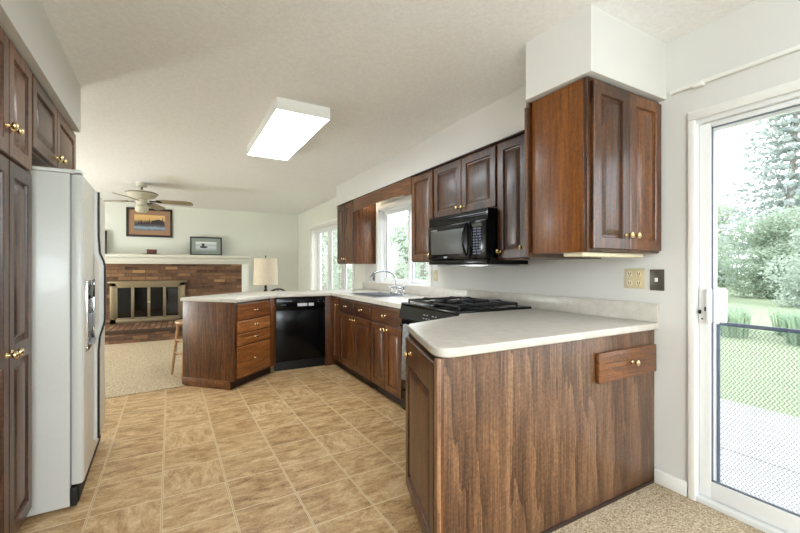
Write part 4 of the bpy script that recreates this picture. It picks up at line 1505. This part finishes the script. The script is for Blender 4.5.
ch = thing('dining_chair', 'black hoop-back chair showing its curved top behind the far peninsula', 'chair', (1.205, 5.86, 0.012), R(-10))
CHM = plain('black_lacquered_wood', srgb(30, 26, 24), 0.3)
bm = NB(); lathe(bm, [(0.001, 0.425), (0.20, 0.425), (0.215, 0.44), (0.20, 0.46), (0.10, 0.452), (0.001, 0.45)], None, 28)
obj('seat', bm, CHM, ch)
bm = NB()
hoop = []
for k in range(17):
    a_ = PI * k / 16
    hoop.append((0.19 * math.cos(a_), -0.15 - 0.06 * math.sin(a_), 0.455 + 0.445 * math.sin(a_) ** 0.55))
tube(bm, hoop, 0.013, 10)
obj('back_hoop', bm, CHM, ch)
for k in range(5):
    xx = -0.11 + k * 0.055
    bm = NB(); tube(bm, [(xx * 0.8, -0.15, 0.455), (xx, -0.205, 0.455 + 0.445 * (1 - (abs(xx) / 0.19) ** 2) ** 0.28 - 0.004)], 0.006, 8)
    obj('spindle', bm, CHM, ch)
for sx_ in (-1, 1):
    for sy_ in (-1, 1):
        bm = NB(); tube(bm, [(sx_ * 0.2, sy_ * 0.19, 0), (sx_ * 0.14, sy_ * 0.13, 0.43)], [0.013, 0.018], 10)
        obj('leg', bm, CHM, ch)

st = thing('bar_stool', 'light wooden bar stool tucked behind the angled far peninsula end', 'stool', (0.075, 4.985, 0.012), R(20))
bm = NB(); lathe(bm, [(0.001, 0.575), (0.15, 0.575), (0.168, 0.59), (0.165, 0.607), (0.12, 0.602), (0.001, 0.60)], None, 28)
obj('seat', bm, STOOLW, st)
for sx_ in (-1, 1):
    for sy_ in (-1, 1):
        bm = NB(); tube(bm, [(sx_ * 0.152, sy_ * 0.152, 0), (sx_ * 0.10, sy_ * 0.10, 0.585)], [0.013, 0.017], 10)
        obj('leg', bm, STOOLW, st)
for (z, e_) in ((0.22, 0.133), (0.36, 0.12)):
    for q in range(4):
        c0 = [(-1, -1), (1, -1), (1, 1), (-1, 1)][q]
        c1_ = [(1, -1), (1, 1), (-1, 1), (-1, -1)][q]
        zz = z + (0.03 if q % 2 else 0)
        bm = NB(); tube(bm, [(c0[0] * e_, c0[1] * e_, zz), (c1_[0] * e_, c1_[1] * e_, zz)], 0.008, 8)
        obj('rung', bm, STOOLW, st)

# ------------------------------------------------------------------ outside
t = NT('pale_concrete')
n = t.noise(t.coords(), 6, 6, 0.7)
t.set(col=t.ramp(n.outputs[0], [(0.3, srgb(150, 150, 148)), (0.7, srgb(166, 166, 164))]), rough=0.9)
PATIO = t.m
t = NT('lawn_grass')
n = t.noise(t.coords(), 40, 5, 0.8)
n2 = t.noise(t.coords(), 0.4, 3)
x = t.math('ADD', t.math('MULTIPLY', n.outputs[0], 0.7), t.math('MULTIPLY', n2.outputs[0], 0.3))
t.set(col=t.ramp(x, [(0.3, srgb(112, 126, 96)), (0.7, srgb(150, 162, 132))]), rough=0.95, normal=t.bump(n.outputs[0], 0.6, 0.03))
LAWN = t.m
bm = NB(); box(bm, W + 0.15, -4.0, GND - 0.1, 4.88, 3.2, GND)
for k in range(3):
    pass
struct('patio', bm, PATIO, 'pale concrete patio outside the sliding door', 'patio')
bm = NB()
for xx in (3.55,):
    box(bm, xx, -4.0, GND, xx + 0.012, 3.2, GND + 0.002)
struct('patio_joint_line', bm, plain('patio_joint', srgb(120, 120, 118), 0.9), 'thin joint line across the concrete patio', 'patio')
bm = NB(); box(bm, -60, -60, GND - 0.3, 90, 90, GND - 0.012)
struct('lawn', bm, LAWN, 'pale green lawn around the house', 'lawn')


def leaf_mat(name, c0, c1):
    t = NT(name)
    n = t.noise(t.coords(), 2.2, 4, 0.7)
    oi = t.node('ShaderNodeObjectInfo')
    v = t.math('ADD', n.outputs[0], t.math('MULTIPLY', t.math('SUBTRACT', oi.outputs['Random'], 0.5), 0.2))
    t.set(col=t.ramp(v, [(0.3, c0), (0.7, c1)]), rough=0.7, spec=0.2)
    tr = t.node('ShaderNodeBsdfTranslucent', {'Color': c1})
    mx = t.node('ShaderNodeMixShader', {0: 0.35})
    t.l.new(t.b.outputs[0], mx.inputs[1])
    t.l.new(tr.outputs[0], mx.inputs[2])
    t.l.new(mx.outputs[0], t.n['Material Output'].inputs[0])
    return t.m


LEAF = leaf_mat('broad_leaf_green', srgb(138, 156, 136), srgb(190, 202, 184))  # leaf colours paled to imitate overexposed daylight
LEAF2 = leaf_mat('grey_green_leaf', srgb(146, 162, 150), srgb(196, 206, 194))
NEEDLE = leaf_mat('spruce_needle', srgb(136, 148, 144), srgb(182, 191, 187))
BARK = plain('bark', srgb(136, 130, 124), 0.9, scale=12)


def leaf(bm, p, s):
    a = random.uniform(0, 2 * PI)
    b = random.uniform(-1.0, 1.0)
    u = Vector((math.cos(a) * math.cos(b), math.sin(a) * math.cos(b), math.sin(b))) * s
    v = u.cross(Vector((random.uniform(-1, 1), random.uniform(-1, 1), random.uniform(-1, 1)))).normalized() * s * 0.5
    bm.faces.new([bm.verts.new(p - u), bm.verts.new(p + v), bm.verts.new(p + u), bm.verts.new(p - v)])


def crown_mesh(name, h, r, n, s, mat, base_z=0.15, blobs=16):
    bm = NB()
    bl = []
    for k in range(blobs):
        zz = random.uniform(base_z * h, h * 0.9)
        q = 1 - abs((zz / h) - 0.5) * 1.1
        a = random.uniform(0, 2 * PI)
        d = random.uniform(0, r * 0.75) * q
        bl.append((Vector((d * math.cos(a), d * math.sin(a), zz)), random.uniform(0.28, 0.5) * r))
    for k in range(n):
        c, br = random.choice(bl)
        v = Vector((random.gauss(0, 1), random.gauss(0, 1), random.gauss(0, 1))).normalized() * br * random.uniform(0.55, 1.05)
        v.z *= 0.8
        leaf(bm, c + v, s * random.uniform(0.6, 1.3))
    return mesh_of(name, bm, mat, False)


def trunk_mesh(h, r, boughs=7):
    bm = NB()
    tube(bm, [(0, 0, -0.2), (0.02 * h, 0, h * 0.35), (0, 0.02 * h, h * 0.65), (0, 0, h * 0.85)], [r, r * 0.75, r * 0.5, r * 0.15], 10)
    for k in range(boughs):
        a = random.uniform(0, 2 * PI)
        z = random.uniform(0.3, 0.7) * h
        L_b = random.uniform(0.15, 0.28) * h
        tube(bm, [(0, 0, z), (L_b * 0.5 * math.cos(a), L_b * 0.5 * math.sin(a), z + L_b * 0.45), (L_b * math.cos(a), L_b * math.sin(a), z + L_b * 0.8)], [r * 0.35, r * 0.2, r * 0.06], 7)
    return mesh_of('trunk', bm, BARK)


def spruce_mesh(h, r, mat):
    bm = NB()
    z = 0.08 * h
    while z < h * 0.98:
        q = 1 - z / h
        L_b = r * (q ** 0.8) * random.uniform(0.85, 1.1) + 0.1
        nb = 9
        a0 = random.uniform(0, 2 * PI)
        for k in range(nb):
            a = a0 + 2 * PI * k / nb + random.uniform(-0.2, 0.2)
            steps = max(4, int(L_b / 0.16))
            for j in range(1, steps + 1):
                tt = j / steps
                rr = L_b * tt
                c = Vector((rr * math.cos(a), rr * math.sin(a), z - 0.22 * rr * math.sin(PI * tt * 0.7) + 0.10 * rr * tt * tt))
                for q2 in range(3):
                    leaf(bm, c + Vector((random.uniform(-1, 1), random.uniform(-1, 1), random.uniform(-1, 0.3))) * 0.13, random.uniform(0.10, 0.2))
        z += h * 0.034
    return mesh_of('crown', bm, mat, False)


CR_A = crown_mesh('crown', 5.6, 3.0, 13000, 0.11, LEAF, 0.05, 26)
CR_B = crown_mesh('crown', 4.2, 2.4, 10000, 0.10, LEAF2, 0.02, 22)
CR_C = crown_mesh('crown', 7.5, 3.0, 1500, 0.13, LEAF2, 0.12, 24)
TR_A, TR_C = trunk_mesh(5.6, 0.16), trunk_mesh(7.5, 0.15)
SPR, SPT = spruce_mesh(14.0, 3.6, NEEDLE), trunk_mesh(14.0, 0.2, 0)


def tree(name, label, x, y, crown, trunk, s=1.0, rz=None, group='trees beyond the lawn'):
    o = thing(name, label, 'tree', (x, y, GND), random.uniform(0, 6.28) if rz is None else rz, group)
    o.scale = (s, s, s)
    obj('crown', crown, None, o)
    obj('trunk', trunk, None, o)
    return o


tree('spruce_tree', 'tall pale spruce with drooping branches seen through the patio door', 30.0, 8.5, SPR, SPT, 1.05)
GRP = 'leafy trees across the lawn seen through the patio door'
lab = 'leafy green tree in the bank of trees across the lawn'
for (x, y, s, k) in ((20.0, 9.6, 0.74, 0), (19.0, 4.6, 0.66, 1), (23.4, 7.1, 0.68, 0), (25.0, 12.8, 0.85, 1), (26.6, 2.6, 0.8, 1), (35.5, 14.5, 1.1, 0), (35.0, 3.4, 1.15, 0), (38.5, 9.2, 1.0, 1), (45, 12.0, 1.4, 0)):
    tree('garden_tree', lab, x, y, (CR_A, CR_B)[k], TR_A, s, group=GRP)
GRP = 'slender trees outside the sink window and box window'
lab = 'slender pale tree outside the sink window and box window'
for (x, y, s, k) in ((7.0, 11.0, 0.58, 0), (9.8, 15.4, 0.85, 0), (5.7, 15.2, 0.6, 0), (6.6, 20.2, 0.85, 0), (12.2, 21.0, 0.7, 1), (9.6, 26.5, 0.85, 1)):
    tree('slender_tree', lab, x, y, (CR_C, CR_A)[k], (TR_C, TR_A)[k], s, group=GRP)

# daylily bed beyond the lawn
bm = NB()
LIL = None
for k in range(130):
    a = random.uniform(0, 2 * PI)
    L_b = random.uniform(0.22, 0.62)
    lean = random.uniform(0.1, 0.5)
    wv_ = 0.016
    d = Vector((math.cos(a), math.sin(a), 0))
    sdv = Vector((-d.y, d.x, 0)) * wv_
    p0 = d * random.uniform(0, 0.22)
    p1_ = p0 + d * lean * L_b * 0.4 + Vector((0, 0, L_b * 0.7))
    p2_ = p0 + d * lean * L_b * 1.2 + Vector((0, 0, L_b * 0.85))
    bm.faces.new([bm.verts.new(p0 - sdv), bm.verts.new(p0 + sdv), bm.verts.new(p1_ + sdv), bm.verts.new(p1_ - sdv)])
    bm.faces.new([bm.verts.new(p1_ - sdv), bm.verts.new(p1_ + sdv), bm.verts.new(p2_)])
LIL = mesh_of('daylily_plant', bm, leaf_mat('daylily_leaf', srgb(118, 146, 120), srgb(168, 188, 160)), False)
for k in range(12):
    o = obj('daylily_plant', LIL, None, None, False, loc=(9.6 + 1.1 * (k % 2), 1.6 + (k // 2) * 0.95 + 0.47 * (k % 2), GND - 0.01), rot=(0, 0, random.uniform(0, 6)))
    o.scale = (1.15,) * 3
    tag(o, 'spiky green daylily clump in the bed beyond the patio lawn', 'plant', 'daylilies in the garden bed')
